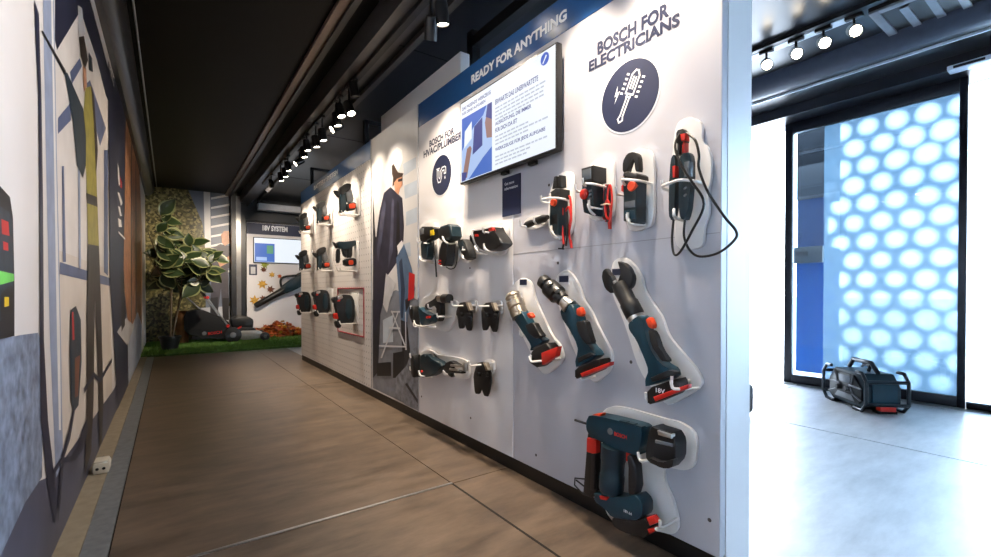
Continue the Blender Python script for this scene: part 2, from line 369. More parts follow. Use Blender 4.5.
box('display', t0.x+.012, t0.x+.988, FARY-.037, FARY-.0352, t1.z+.014, t0.z-.012, SCR, ftv)
box('picture', t0.x+.02, t0.x+.32, FARY-.039, FARY-.0372, t1.z+.02, t0.z-.10, SCRB, ftv)
box('picture_patch', t0.x+.2, t0.x+.3, FARY-.040, FARY-.0391, t1.z+.16, t0.z-.13, SCRGR, ftv)
box('picture_patch', t0.x+.04, t0.x+.2, FARY-.040, FARY-.0391, t1.z+.04, t1.z+.1, SCRL, ftv)
q0 = onY(249, 275, FARY); q1 = onY(257, 264.5, FARY)
s = thing('information_sign', 'small navy sign with a pale square, below the far screen', 'sign', (q0.x, FARY, q0.z))
box('plate', q0.x, q1.x, FARY-.006, FARY-.001, q0.z, q1.z, NAVY, s); box('blank_square', q0.x+.025, q1.x-.025, FARY-.008, FARY-.0062, q0.z+.02, q1.z-.04, LGREY, s)
# air duct bar above the system panel
d0 = onY(258, 209.5, 8.2); struct(box('trim_9', d0.x, 3.2, 8.15, 8.3, d0.z, d0.z+.1, mat('grey_duct', sr(150, 152, 158), .4)))
struct(box('trim_10', 1.0, 4.4, 8.56, 8.62, 1.97, 2.32, BLACKM))
# artificial lawn
GRASS = mat('lawn_base', sr(80, 112, 52), .9, var=.35, scale=40)
lawn = struct(box('lawn_base', -.29, 2.6, 6.82, 8.5, 0, .02, GRASS), 'artificial lawn mat covering the far end of the floor')
V = []; Fs = []
for i in range(26000):
    x = random.uniform(-.28, 2.3); y = 6.83 + 1.65*random.random()**1.3; h = random.uniform(.015, .035); a = random.uniform(0, 6.28); w = .0035
    n = len(V); V += [(x-w*math.cos(a), y-w*math.sin(a), .02), (x+w*math.cos(a), y+w*math.sin(a), .02), (x+random.uniform(-.012, .012), y+random.uniform(-.012, .012), .02+h)]; Fs.append((n, n+1, n+2))
go = mk('lawn_grass', V, Fs, mat('grass_blades', sr(112, 152, 66), .7, var=.4, scale=30)); go['kind'] = 'stuff'; go['label'] = 'green blades of the artificial lawn at the far end'; go['category'] = 'grass'

# ------------------------------------------------------------------ display partition
NE = .655; FE = 5.56; PT = 1.925; PB = .058
wm = struct(box('wall_middle', WX+.03, 1.393, NE+.012, FE-.01, .0, PT-.01, PANELW))
box('plinth', WX+.004, WX+.03, NE+.012, FE-.01, .0, PB, BLACKM, wm)
def panel(nm, y0, y1, z0, z1, m): return box(nm, WX, WX+.03, y0, y1, z0, z1, m, wm, .0015, 1)
peg = bpy.data.materials.new('white_pegboard'); peg.use_nodes = True
def _peg():
    nt = peg.node_tree; b = nt.nodes['Principled BSDF']; tc = nt.nodes.new('ShaderNodeTexCoord'); sx = nt.nodes.new('ShaderNodeSeparateXYZ')
    nt.links.new(tc.outputs['Object'], sx.inputs[0])
    def M(op, a, b_=None, c=None):
        n = nt.nodes.new('ShaderNodeMath'); n.operation = op
        for i, v in enumerate((a, b_, c)):
            if v is None: continue
            if isinstance(v, (int, float)): n.inputs[i].default_value = v
            else: nt.links.new(v, n.inputs[i])
        return n.outputs[0]
    u = M('SUBTRACT', M('FRACT', M('DIVIDE', sx.outputs[1], .05)), .5); v = M('SUBTRACT', M('FRACT', M('DIVIDE', sx.outputs[2], .05)), .5)
    d = M('SQRT', M('ADD', M('MULTIPLY', u, u), M('MULTIPLY', v, v))); k = M('LESS_THAN', d, .13)
    mx = nt.nodes.new('ShaderNodeMixRGB'); nt.links.new(k, mx.inputs[0]); mx.inputs[1].default_value = (*sr(226, 222, 220), 1); mx.inputs[2].default_value = (*sr(160, 156, 154), 1)
    nt.links.new(mx.outputs[0], b.inputs['Base Color']); b.inputs['Roughness'].default_value = .42
_peg()
S1 = 3.311; S2 = 2.520; HB = 1.785
panel('peg_panel', S1+.002, FE, PB, HB, peg)
photo = panel('photo_panel', S2+.003, S1-.002, PB, PT, pm('photo_sky', 214, 212, 212, .06, 3))
ZS = onX(513, 459, WX).y
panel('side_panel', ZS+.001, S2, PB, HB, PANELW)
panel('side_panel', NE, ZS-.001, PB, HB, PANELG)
struct(box('wall_end', WX+.031, 1.393, NE-.001, NE+.011, .0, PT, PANELW)); C.objects['wall_end'].parent = wm; C.objects['wall_end'].name = 'end_panel'
HBLUE = mat('header_blue', sr(38, 84, 140), .3, var=.05)
h1 = panel('header_board', S1, FE, HB, PT, HBLUE)
h2 = panel('header_board', NE, S2, HB, PT, HBLUE)
h2b = None
def wtext(nm, body, pl, pr, ph, m, parent, off=.0, bold=.012):
    """on the partition: pl lower-left pixel, pr lower-right pixel, ph upper-left pixel"""
    A = onX(*pl, WX-off); B = onX(*pr, WX-off); D = onX(*ph, WX-off); z = (A.z+B.z)/2
    return text(nm, body, (WX-off, A.y, z), (0, -1, 0), (0, 0, 1), A.y-B.y, D.z-A.z, m, parent, bold=bold, depth=.0012, nrm=(-1, 0, 0))
wtext('header_lettering', 'READY FOR ANYTHING', (471.5, 84), (567, 20.5), (471.5, 75), LETTERW, h2, bold=.042)
wtext('header_lettering', 'BATTERY SYSTEM', (314, 190.5), (338, 174), (314, 186), LETTERW, h1, bold=.042)
wtext('lettering', 'BOSCH FOR', (597.5, 54), (669.5, 18), (597.5, 41), NAVY, wm, bold=.042)
wtext('lettering', 'ELECTRICIANS', (589, 71), (680, 27), (589, 60), NAVY, wm, bold=.042)
wtext('lettering', 'BOSCH FOR', (429.6, 146.5), (454.5, 135), (429.6, 139.8), NAVY, wm, bold=.042)
wtext('lettering', 'HVAC/PLUMBERS', (423.8, 156), (465, 140), (423.8, 149), NAVY, wm, bold=.042)
def disc(nm, c, r, off, m, parent, n=48):
    V = [(WX-off, c.y + r*math.cos(2*math.pi*k/n), c.z + r*math.sin(2*math.pi*k/n)) for k in range(n)]
    return prism(nm, V, (off*.6, 0, 0), m, parent)
def wline(nm, pts, r, off, m, parent): return tube(nm, [(WX-off, y, z) for y, z in pts], r, m, parent, 6)
c1 = onX(629, 96, WX); r1 = (onX(629, 60.5, WX).z - onX(629, 131.5, WX).z)/2
disc('badge_ring', c1, r1*1.03, .0012, LETTERW, wm); badge = disc('badge', c1, r1*.985, .0018, NAVY, wm)
def flat(nm, pts, off, m, parent): return mk(nm, [(WX-off, y, z) for y, z in pts], [tuple(range(len(pts)))], m, parent)
def B(c, s, pts): return [(c.y - s*x, c.z + s*y) for x, y in pts]
def icon_line(nm, c, s, pts, w, parent, closed=False):
    P = [Vector((x, y)) for x, y in pts]; V = []; Fs = []
    segs = list(zip(P, P[1:] + ([P[0]] if closed else [])))
    if not closed: segs = list(zip(P[:-1], P[1:]))
    for a_, b2 in segs:
        d = (b2-a_).normalized(); nn = Vector((-d.y, d.x))*w; e = d*w*.9; n0 = len(V)
        for q in (a_-e+nn, a_-e-nn, b2+e-nn, b2+e+nn): V.append((WX-.0026-.0001*(n0 % 3), c.y-s*q.x, c.z+s*q.y))
        Fs.append((n0, n0+1, n0+2, n0+3))
    return mk(nm, V, Fs, LETTERW, parent)
# screwdriver icon (units of badge radius), axis from lower left to upper right
def rot(pts, ang): ca, sa = math.cos(ang), math.sin(ang); return [(x*ca-y*sa, x*sa+y*ca) for x, y in pts]
A0 = math.radians(-27)
for pts, cl in [([(-.14, .05), (-.14, .55), (-.05, .68), (.05, .68), (.14, .55), (.14, .05)], True), ([(-.045, .2), (-.045, .5)], False), ([(.045, .2), (.045, .5)], False),
                ([(-.07, .05), (-.07, -.03), (.07, -.03), (.07, .05)], False), ([(-.05, -.05), (-.05, -.55), (-.09, -.66), (0, -.74), (.09, -.66), (.05, -.55), (.05, -.05)], False)]:
    icon_line('badge_icon', c1, r1, rot(pts, A0), .024, badge, cl)
for k in range(5):
    for sx_ in (-1, 1): icon_line('badge_icon', c1, r1, rot([(sx_*.26, .02+k*.13), (sx_*.31, .02+k*.13)], A0), .028, badge)
flat('badge_icon', B(c1, r1, [(-.38, .42), (-.5, .12), (-.42, .14), (-.5, -.08), (-.3, .24), (-.4, .22)]), .0027, LETTERW, badge)
c2 = onX(441.6, 175.2, WX); r2 = (onX(441.6, 155, WX).z - onX(441.6, 195.2, WX).z)/2
disc('badge_ring', c2, r2*1.03, .0012, LETTERW, wm); badge2 = disc('badge', c2, r2*.985, .0018, NAVY, wm)
for pts, cl in [([(-.42, .3), (-.42, -.1), (-.3, -.32), (-.08, -.32), (.04, -.1), (.04, .1), (.14, .2), (.3, .2), (.3, .02), (.46, .02), (.46, .3), (.36, .36), (.1, .36), (-.1, .2), (-.1, -.08), (-.16, -.14), (-.24, -.08), (-.24, .3)], True),
                ([(-.48, .38), (-.18, .38)], False)]:
    icon_line('badge_icon', c2, r2, pts, .03, badge2, cl)
flat('badge_icon', B(c2, r2, [(.38, -.08), (.44, -.2), (.38, -.27), (.32, -.2)]), .0027, LETTERW, badge2)
zj = onX(566, 249, WX).z; box('panel_seam', WX-.0008, WX+.001, NE+.004, ZS-.004, zj, zj+.0022, mat('seam_grey', sr(150, 148, 150), .6), wm)
# screws in the panels
for x, y in [(709.5, 520), (631, 362), (558, 263), (470.7, 418), (421.5, 396.5), (549, 185), (536, 455), (374, 168), (470, 268)]:
    p = onX(x, y, WX); lathe('panel_screw', (WX-.002, p.y, p.z), (WX+.001, p.y, p.z), [(0, .004), (.5, .006), (1, .006)], mat('dark_screw', sr(90, 86, 84), .4, .6), wm, 10)
# taller core box behind, black stay frames
bx0 = onX(381, 115, 1.33); bx1 = onX(460.5, 52, 1.33)
core = struct(box('partition_upper_box', 1.33, 1.39, bx1.y, bx0.y, 1.7, bx1.z+.005, PANELW, None, .002)); core.parent = wm
def stay(px, py, x1, ylen=0):
    p = onX(px, py, 1.33); t = p.z
    box('stay_post', 1.33, 1.36, p.y-.045, p.y, 1.85, t, BLACKM, wm)
    box('stay_arm', 1.33, x1, p.y-.045, p.y, t-.03, t, BLACKM, wm)
stay(363, 121, 2.0); stay(310, 168, 2.0)
p = onX(467, 20, 1.42); box('stay_post', 1.42, 1.47, p.y-.06, p.y, 1.5, 2.3, BLACKM, wm); box('stay_arm', 1.42, 1.47, .4, p.y, 2.2, 2.26, BLACKM, wm)

# man with backpack, printed on the photo panel
JK = pm('jacket', 46, 46, 62, .25, 14); HAIR = pm('hair', 58, 40, 32, .2); RUBBLE = pm('rubble', 120, 124, 134, .55, 22); BPB = pm('pack_blue', 88, 112, 142, .2, 14)
DKG = pm('dark_grey', 44, 44, 50, .25, 14); MG = pm('mid_grey', 124, 128, 138, .25, 10); PBW = pm('pale_brick', 186, 196, 208, .1, 8)
man = [
 ('printed_site', MG, [(372.3, 300), (396, 290), (418, 300), (418, 350), (418.5, 410), (373, 388)]),
 ('printed_brick', PBW, [(403, 164), (416, 157), (416, 168), (404, 176)]), ('printed_brick', PBW, [(404, 186), (417, 180), (417, 194), (405, 199)]),
 ('printed_brick', PBW, [(406, 212), (417, 207), (417, 222), (406, 226)]), ('printed_brick', PBW, [(398, 246), (410, 242), (411, 256), (400, 258)]),
 ('printed_coat_tail', DKG, [(373, 190), (375, 230), (380, 268), (384, 294), (380.4, 315), (378, 372), (373, 378)]),
 ('printed_wall', PBW, [(383, 320), (393, 315), (393, 342), (383, 343)]),
 ('printed_jacket', JK, [(384, 192.8), (390.5, 187), (398, 194), (402.3, 198), (404, 226), (403.4, 241), (398, 248), (397, 262), (386, 278), (380, 280), (374.3, 262), (375.4, 243), (379.7, 211)]),
 ('printed_jacket_tail', JK, [(374, 255), (386, 270), (385, 294), (381, 312), (376, 330), (373.5, 330)]),
 ('printed_jacket_fold', pm('jacket_light', 74, 76, 96, .3, 14), [(381, 214), (384, 200), (386, 204), (382, 240), (378, 262), (377, 250)]),
 ('printed_jacket_fold', pm('jacket_light', 74, 76, 96, .3, 14), [(392, 198), (394, 200), (393, 250), (388, 270), (390, 240)]),
 ('printed_jacket_fold', BLKP, [(397, 200), (399, 203), (400, 238), (396, 250)]),
 ('printed_helmet', WHITEPR, [(393.7, 165), (392, 153), (397, 147), (402, 150), (403, 160), (398, 172)]),
 ('printed_hair', HAIR, [(391.5, 166), (393.7, 163.7), (398, 172.3), (403.4, 173.4), (402, 176.6), (397, 180), (392.6, 187)]),
 ('printed_face', SKIN, [(397, 178.8), (402.3, 176.5), (402.4, 185), (400, 188.5), (398.5, 195), (394.8, 191), (394, 183)]),
 ('printed_glasses', BLKP, [(398, 179.5), (402.4, 178.2), (402.4, 181), (398, 182)]),
 ('printed_ear_muff', LGREY, [(389.8, 175), (391.5, 172), (393, 178), (392.5, 186), (390.2, 185)]),
 ('printed_glove', LGREY, [(386, 273), (396, 283.6), (389.5, 302), (387, 313), (383, 304.5)]),
 ('printed_sleeve', WHITEPR, [(397, 246), (402, 240), (406, 262), (400, 268)]),
 ('printed_backpack', BPB, [(396, 258), (404, 244), (411.7, 268), (415.3, 289), (410, 302), (407, 324), (400.7, 320), (398.6, 291.5)]),
 ('printed_backpack_strap', pm('pack_dark', 48, 64, 90, .2, 14), [(399, 262), (402, 258), (405, 290), (403, 318), (401, 318), (401, 290)]),
 ('printed_backpack_strap', DKG, [(405, 300), (411, 296), (409, 306), (406, 312)]),
 ('printed_backpack_panel', REDP, [(409, 272), (414.8, 274.5), (414, 298), (408, 301)]),
 ('printed_leg', DKG, [(400.7, 320), (407, 322), (410, 350), (409, 376), (404, 376), (402, 345)]),
 ('printed_crate', BLKP, [(393, 353), (404, 351), (404, 377), (393, 378)]), ('printed_crate', BLKP, [(377, 363), (391, 362), (391, 376), (377, 376)]),
 ('printed_rung', LGREY, [(391, 311), (392, 310.5), (405.5, 345), (404.5, 346)]), ('printed_rung', LGREY, [(398, 311), (399, 311), (382, 358), (380.5, 358)]),
 ('printed_rung', LGREY, [(379, 345), (406, 346), (406, 347.5), (379, 346.5)]), ('printed_rung', LGREY, [(389, 327), (400, 327.5), (400, 329), (389, 328.5)]),
 ('printed_rung', LGREY, [(391, 311), (400, 311), (400, 312.5), (391, 312.5)]), ('printed_rung', LGREY, [(405, 312), (406, 312), (406.5, 350), (405.5, 350)]),
 ('printed_rubble', RUBBLE, [(394, 395), (396, 377), (406.5, 365.7), (412, 350), (418, 345), (418.5, 411), (406, 405)]),
 ('printed_timber', BLKP, [(405, 384), (407, 383), (418, 400), (418, 404)]),
]
decals(photo, WX, man, 'X', -1, .0001)
tube('panel_edge_profile', [(WX-.002, S1, PB), (WX-.002, S1, PT)], .003, ALU, wm, 6); tube('panel_edge_profile', [(WX-.002, S2+.001, PB), (WX-.002, S2+.001, PT)], .003, ALU, wm, 6)
# red frame on the pegboard
fr = [onX(*p, WX-.002) for p in [(338, 288.3), (364, 288.3), (364, 337.5), (338, 330.5)]]
fy0, fy1 = fr[0].y, fr[1].y; fz0 = (fr[2].z+fr[3].z)/2; fz1 = (fr[0].z+fr[1].z)/2
tag(tube('marking_frame', [(WX-.003, fy0, fz1), (WX-.003, fy1, fz1), (WX-.003, fy1, fz0), (WX-.003, fy0, fz0), (WX-.003, fy0, fz1)], .006, mat('dark_red_tape', sr(140, 40, 50), .5), None, 6), 'thin dark red rectangular outline around the lowest pegboard tool nearest the photo panel', 'frame')

# ------------------------------------------------------------------ wall screen
def wrect(nm, y0, y1, z0, z1, d0, d1, m, parent, bev=0): return box(nm, WX-d1, WX-d0, min(y0, y1), max(y0, y1), z0, z1, m, parent, bev)
TD = .05
ta = onX(460, 103, WX-TD); tb = onX(557, 42, WX-TD); tc_ = onX(557, 151.5, WX-TD); td_ = onX(460, 184, WX-TD)
ty0 = ta.y; ty1 = tb.y; tz1 = (ta.z+tb.z)/2; tz0 = (tc_.z+td_.z)/2
tv = thing('wall_screen', 'large lit flat screen showing German text below the blue header', 'screen', (WX, (ty0+ty1)/2, tz0))
wrect('bezel', ty0, ty1, tz0, tz1, .022, TD, BLACKM, tv, .003); wrect('wall_mount', ty0-.2, ty1+.2, tz0+.08, tz1-.08, .0005, .022, BLACKM, tv)
wrect('display', ty0-.008, ty1+.008, tz0+.010, tz1-.008, TD-.0005, TD+.001, SCR, tv)
for fx in (.72, .45): wrect('mount_foot', ty0-(ty0-ty1)*fx, ty0-(ty0-ty1)*(fx+.06), tz0-.012, tz0+.004, .01, .03, BLACKM, tv)
TW = ty0-ty1; TH = tz1-tz0
def tvq(nm, x0, y0, x1, y1, m, k=1): return mk(nm, [(WX-TD-.001-.0004*k, ty0-TW*x, tz0+TH*y) for x, y in ((x0, y0), (x1, y0), (x1, y1), (x0, y1))], [(0, 1, 2, 3)], m, tv)
def tvp(nm, pts, m, k=2): return mk(nm, [(WX-TD-.001-.0004*k, ty0-TW*x, tz0+TH*y) for x, y in pts], [tuple(range(len(pts)))], m, tv)
def tvt(body, x0, x1, y, h): text('screen_lettering', body, (WX-TD-.001, ty0-TW*x0, tz0+TH*y), (0, -1, 0), (0, 0, 1), TW*(x1-x0), TH*h, SCRN, tv, bold=.02, depth=.0008, nrm=(-1, 0, 0))
tvt('DAS PASSENDE WERKZEUG', .035, .385, .885, .042); tvt('FÜR DEINE AUFGABEN', .035, .325, .828, .042)
tvt('ERWARTE DAS UNERWARTETE', .435, .85, .735, .055); tvt('AUSRÜSTUNG, DIE IMMER', .435, .79, .50, .055); tvt('FÜR DICH DA IST', .435, .66, .43, .055)
tvt('WERKZEUGE FÜR JEDE AUFGABE', .435, .91, .215, .055)
for y0 in (.685, .645, .605, .565, .375, .335, .295, .155, .115, .075):
    V = []; x = .435; end = .9 if random.random() < .7 else .75; Fs = []
    while x < end:
        w = random.uniform(.02, .05); n = len(V); V += [(WX-TD-.0018, ty0-TW*q, tz0+TH*z) for q, z in ((x, y0), (x+w, y0), (x+w, y0+.016), (x, y0+.016))]; Fs.append((n, n+1, n+2, n+3)); x += w+.008
    mk('screen_text_line', V, Fs, SCRG, tv)
tvq('screen_picture', .03, .03, .40, .79, SCRL, 1)
tvp('picture_van', [(.03, .40), (.18, .62), (.30, .70), (.34, .79), (.03, .79)], SCRB); tvp('picture_van_window', [(.17, .30), (.29, .36), (.29, .68), (.19, .62)], SCRN, 3)
tvp('picture_panel', [(.06, .42), (.16, .50), (.16, .70), (.07, .62)], SCR, 3); tvp('picture_face', [(.34, .42), (.40, .40), (.40, .72), (.35, .74), (.32, .60)], SCRS, 3)
tvp('picture_hair', [(.33, .66), (.40, .60), (.40, .79), (.35, .79)], SCRN, 4); tvp('picture_arm', [(.03, .03), (.10, .06), (.16, .38), (.14, .42), (.10, .40)], SCRS, 4)
tvp('picture_sleeve', [(.12, .03), (.40, .03), (.40, .30), (.30, .22)], SCRB, 4); tvp('picture_cuff', [(.03, .03), (.08, .03), (.10, .12), (.03, .14)], SCRN, 5)
lc = (.905, .905); tvp('screen_logo', [(lc[0]+.035*math.cos(t*.3927), lc[1]+.06*math.sin(t*.3927)) for t in range(16)], mat('lit_screen_logo', (.02, .02, .03), .3, emit=(.04, .12, .6, .9)), 1)
tvp('screen_logo', [(lc[0]-.02, lc[1]-.035), (lc[0]-.014, lc[1]-.042), (lc[0]+.018, lc[1]+.02), (lc[0]+.01, lc[1]+.035)], SCR, 2)
# navy information sign (square code left out)
sg = [onX(*p, WX) for p in [(503, 178.6), (521, 173), (521, 213), (503, 217.4)]]
sign = thing('information_sign', 'navy Get more information sign on the wall below the large screen', 'sign', (WX, sg[0].y, sg[3].z))
sz1 = (sg[0].z+sg[1].z)/2; sz0 = (sg[2].z+sg[3].z)/2; wrect('plate', sg[0].y, sg[1].y, sz0, sz1, 0, .004, NAVY, sign)
for k, tx in enumerate(('Get more', 'information')):
    text('sign_lettering', tx, (WX-.004, sg[0].y-.018, sz1-.036-.022*k), (0, -1, 0), (0, 0, 1), (.07, .095)[k], .013, LETTERW, sign, depth=.0008, nrm=(-1, 0, 0))

# ------------------------------------------------------------------ tools on the near panel
def slab(nm, pts, d0, d1, m, parent, bev=.004, rnd=1, ref=None, seg=2):
    """pixel outline on the plane at depth ref (default front d1) in front of the panel, d0..d1 thick"""
    pts = chaikin(pts, rnd); both = False
    if ref is None or nm == 'backplate': r = d1 if ref is None else ref
    elif nm in PLATE: mid = (d0+d1)/2; h_ = .006 if nm == 'jaw_pair' else .011; d0 = mid-h_; d1 = mid+h_; r = mid; both = True; bev = .003
    elif nm in OVERLAY: d1 = .0775+(d1-.0775)*THIN+.004; d0 = d1-.02; r = d1
    else:
        mid = (d0+d1)/2; th = (d1-d0)*THIN; d0 = mid-th/2; d1 = mid+th/2; r = mid; both = True; bev = min(bev, th*.42)
        cx = sum(p[0] for p in pts)/len(pts); cy = sum(p[1] for p in pts)/len(pts); q = onX(cx, cy, WX-mid)
        dl_ = abs(pix(WX-d0, q.y, q.z)[0] - pix(WX-d1, q.y, q.z)[0])/2*.8
        w_ = max(p[0] for p in pts)-min(p[0] for p in pts); dl_ = min(dl_, w_*.24); n_ = len(pts); out = []
        ar = sum(pts[i][0]*pts[(i+1) % n_][1]-pts[(i+1) % n_][0]*pts[i][1] for i in range(n_)); sg_ = 1 if ar > 0 else -1
        for i in range(n_):
            a_ = pts[i-1]; b_ = pts[(i+1) % n_]; L = math.hypot(b_[0]-a_[0], b_[1]-a_[1]) or 1
            nx = sg_*(b_[1]-a_[1])/L; out.append((pts[i][0]-dl_*max(-1, min(1, nx*1.5)), pts[i][1]))
        pts = out
    P = [onX(x, y, WX-r) for x, y in pts]
    return prism(nm, [(WX-d1, p.y, p.z) for p in P], (d1-d0, 0, 0), m, parent, bev, seg, both)
OVERLAY = {'grip_', 'trigger', 'foot_panel', 'battery_stripe', 'battery_latch', 'foot_button', 'vent_rib', 'cap_rib', 'belt_hook', 'magazine_rail', 'slide_lock', 'mode_dial', 'logo_patch', 'display_glass', 'tip_mark', 'link_strip', 'probe_display', 'probe_mark'}
PLATE = {'jaw_pair', 'top_link', 'jaw', 'prong', 'tip_guard', 'tip_sleeve'}
THIN = .56
def pix(X, Y, Z):
    d = Vector((X, Y, Z-CH)); r = d.x*math.cos(YAW)-d.y*math.sin(YAW); f = d.x*math.sin(YAW)+d.y*math.cos(YAW)
    ff = f*math.cos(PIT)+d.z*math.sin(PIT); uu = -f*math.sin(PIT)+d.z*math.cos(PIT); return (495.5+F*r/ff, 278.5+SH-F*uu/ff)
def wp(x, y, d): p = onX(x, y, WX-d); return Vector((WX-d, p.y, p.z))
def pxm(x, y, d=.06):   # metres per pixel (vertical) there
    return abs(onX(x, y-5, WX-d).z - onX(x, y+5, WX-d).z)/10
def wlathe(nm, a_, b2, d, prof, m, parent, seg=16):   # radii in pixels
    s_ = pxm(*a_, d); return lathe(nm, wp(*a_, d), wp(*b2, d), [(t, r*s_) for t, r in prof], m, parent, seg)
def mount(label, pts, hooks, card=None, group='white contour mounts on the near panel'):
    p = wp(*pts[0], 0)
    t = thing('tool_mount', label, 'tool holder', (WX, p.y, p.z), group)
    slab('backplate', pts, .004, .016, WHITEP, t, .003, 2, .012)
    for x, y, d in hooks:
        q = wp(x, y, d); tube('hook', [(WX-.012, q.y, q.z-.002), (WX-d*.5, q.y, q.z-.004), (WX-d+.008, q.y, q.z-.004), (WX-d, q.y, q.z+.002), (WX-d-.001, q.y, q.z+.02)], .0042, WIRE, t, 8)
    if card:
        x0, y0, x1, y1 = card; a_ = wp(x0, y0, .018); b2 = wp(x1, y1, .018); wrect('label_card', a_.y, b2.y, b2.z, a_.z, .0158, .0175, NAVY, t)
    return t
def loop(t, pts, r=.0042):
    tube('hook', smoothpath([wp(*p) for p in pts], 4), r, WIRE, t, 8)
def tool(nm, label, cat, x, y, group=None):
    p = wp(x, y, .05); return thing(nm, label, cat, (p.x, p.y, p.z), group)

# --- nail gun
mm = mount('large white contour mount behind the nail gun', [(603, 410), (613, 405.6), (628, 407.5), (665.7, 418.6), (680, 421.4), (695, 431), (698, 445), (696, 464), (688, 471), (663, 466), (666, 484), (674, 501), (680, 526), (674, 535), (660, 531), (612, 524), (600, 495), (594, 440)],
      [(660, 527, .10), (640, 461, .09), (590, 428, .05)])
loop(mm, [(664, 527, 0.014), (656, 529, 0.12)])
loop(mm, [(655, 459, 0.014), (643, 461, 0.12), (639.5, 459, 0.128), (638, 452, 0.128)])
t = tool('nail_gun', 'large teal and black cordless nail gun, lowest tool on the near panel', 'nail gun', 650, 535)
hs = slab('housing', [(587.5, 418), (592, 414.5), (600, 414), (616, 417), (644, 424), (653, 427.5), (650, 447), (645, 454), (635, 452), (616, 446.5), (606, 441), (590, 433.5), (587, 427)], .03, .13, TEAL, t, .018, 1, .11, 3)
for x, y in ((622, 423), (630, 425), (638, 427.5)): slab('vent_rib', [(x-3, y-2.5), (x+3.5, y-.8), (x+3.5, y+.6), (x-3, y-1.0)], .10, .137, TEALD, hs, .001, 0, .12)
wtext('housing_lettering', 'BOSCH', (614.5, 435.5), (627, 439.5), (614.5, 431.5), RED, hs, .1088, .03)
disc_c = wp(610, 431.5, .109)
lathe('housing_badge', (WX-.107, disc_c.y, disc_c.z), (WX-.1098, disc_c.y, disc_c.z), [(0, .010), (1, .010)], GREY, hs, 14)
slab('motor_cap', [(651, 425), (660, 426), (670, 429), (681, 432), (686, 440), (685.5, 459), (677, 466.5), (666, 466.5), (650, 460), (646, 455)], .03, .125, BLACK, t, .016, 1, .10, 3)
slab('cap_rib', [(655, 440), (672, 444), (672, 447), (655, 443)], .10, .128, GREY, t, .001, 0, .12); slab('belt_hook', [(657, 430.5), (671, 435), (671, 439), (658, 435)], .11, .134, CHROME, t, .002, 0, .12)
slab('cap_ridge', [(650, 456), (664, 462), (672, 459), (678, 459), (677, 466), (666, 467.5), (650, 461)], .09, .132, BLACK, t, .004, 1, .12)
slab('magazine', [(588, 433), (601.5, 437), (602, 490), (593.5, 497), (583.5, 491)], .05, .10, BLACK, t, .004, 0, .09)
slab('magazine_rail', [(592, 440), (595, 441), (594, 490), (590, 490)], .09, .106, mat('dark_rail', sr(52, 52, 54), .35, .5), t, .001, 0, .1)
wlathe('air_cylinder', (614, 446), (611, 492), .085, [(0, 12.3), (.3, 12.3), (.33, 11.6), (.6, 11.6), (.63, 12.3), (.93, 12.3), (1, 10.5)], TEALD, t, 20)
slab('grip', [(629, 452), (641, 456), (644, 493), (628, 494), (629.5, 470)], .05, .115, BLACK, t, .012, 1, .10, 3)
slab('trigger', [(625.5, 452), (629.5, 454), (629, 462), (625.5, 461)], .06, .108, RED, t, .003, 0, .10)
fo = slab('foot', [(596, 491), (612, 493), (627, 495.5), (643, 492.5), (652, 500), (652.4, 514), (641, 518), (613, 515), (606, 506), (595, 499)], .03, .125, TEAL, t, .012, 1, .11, 3)
slab('foot_button', [(599, 496), (608, 497.5), (606, 500.5), (600, 499.5)], .11, .131, RED, fo, .002, 0, .125); wtext('foot_lettering', '18V-64', (624, 512.5), (632, 515), (624, 509.5), LETTERW, fo, .1048, .02)
bt = slab('battery', [(613, 515), (640, 519), (652, 515), (659, 524.5), (656.5, 532), (649, 535.5), (624, 529), (613.5, 523)], .03, .12, BLACK, t, .008, 1, .11, 3)
slab('battery_latch', [(646, 518), (652.5, 516), (657, 523), (649.5, 526)], .06, .124, RED, bt, .003, 0, .115); slab('battery_latch', [(647, 529.5), (656, 527.5), (655, 531.5), (649, 534)], .06, .124, RED, bt, .003, 0, .115)
slab('slide_lock', [(586.5, 438), (596, 440), (596, 453.5), (592, 454), (586, 452)], .06, .112, RED, t, .004, 0, .10); slab('mode_dial', [(589, 417), (594, 414), (602, 413), (601, 416.5), (592, 419.5)], .07, .115, ORANGE, t, .003, 1, .10)
tube('nose_needle', [wp(575, 420, .09), wp(589, 424.5, .09)], .0045, BLACK, t, 8)
tube('wire_hook', [wp(585, 479, .08), wp(575, 478, .085), wp(574.5, 485, .085), wp(583, 494, .08), wp(590, 496, .08)], .0028, BLACK, t, 6); tube('wire_hook', [wp(585, 487, .07), wp(576, 480, .075)], .0028, BLACK, t, 6)

# --- pipe cutter
mm = mount('tall white contour mount behind the cable cutter', [(612, 264), (617.3, 258.6), (626, 257), (636, 265.8), (643, 278.7), (644.5, 290), (656, 307), (663, 317), (669, 336), (687.6, 357.6), (697.6, 369), (705, 386), (670, 406), (664, 402), (640, 372), (625, 322), (611, 290)],
      [(615.8, 296, .07), (639.6, 351, .08), (646, 399, .09), (672, 383, .10)], (612, 269, 621, 275))
def battery18(t, pts, stripe, txt):
    b_ = slab('battery', pts, .03, .12, BLACK, t, .006, 1, .105, 3); slab('battery_stripe', stripe, .05, .124, RED, b_, .002, 0, .115)
    if txt: wtext('battery_lettering', txt[0], txt[1], txt[2], txt[3], LETTERW, b_, .1012, .02)
loop(mm, [(699, 388, 0.014), (676, 389, 0.12), (672, 386, 0.13), (671, 380.5, 0.13)])
t = tool('cable_cutter', 'long teal cordless cable cutter with open black jaws', 'cutter', 668, 403)
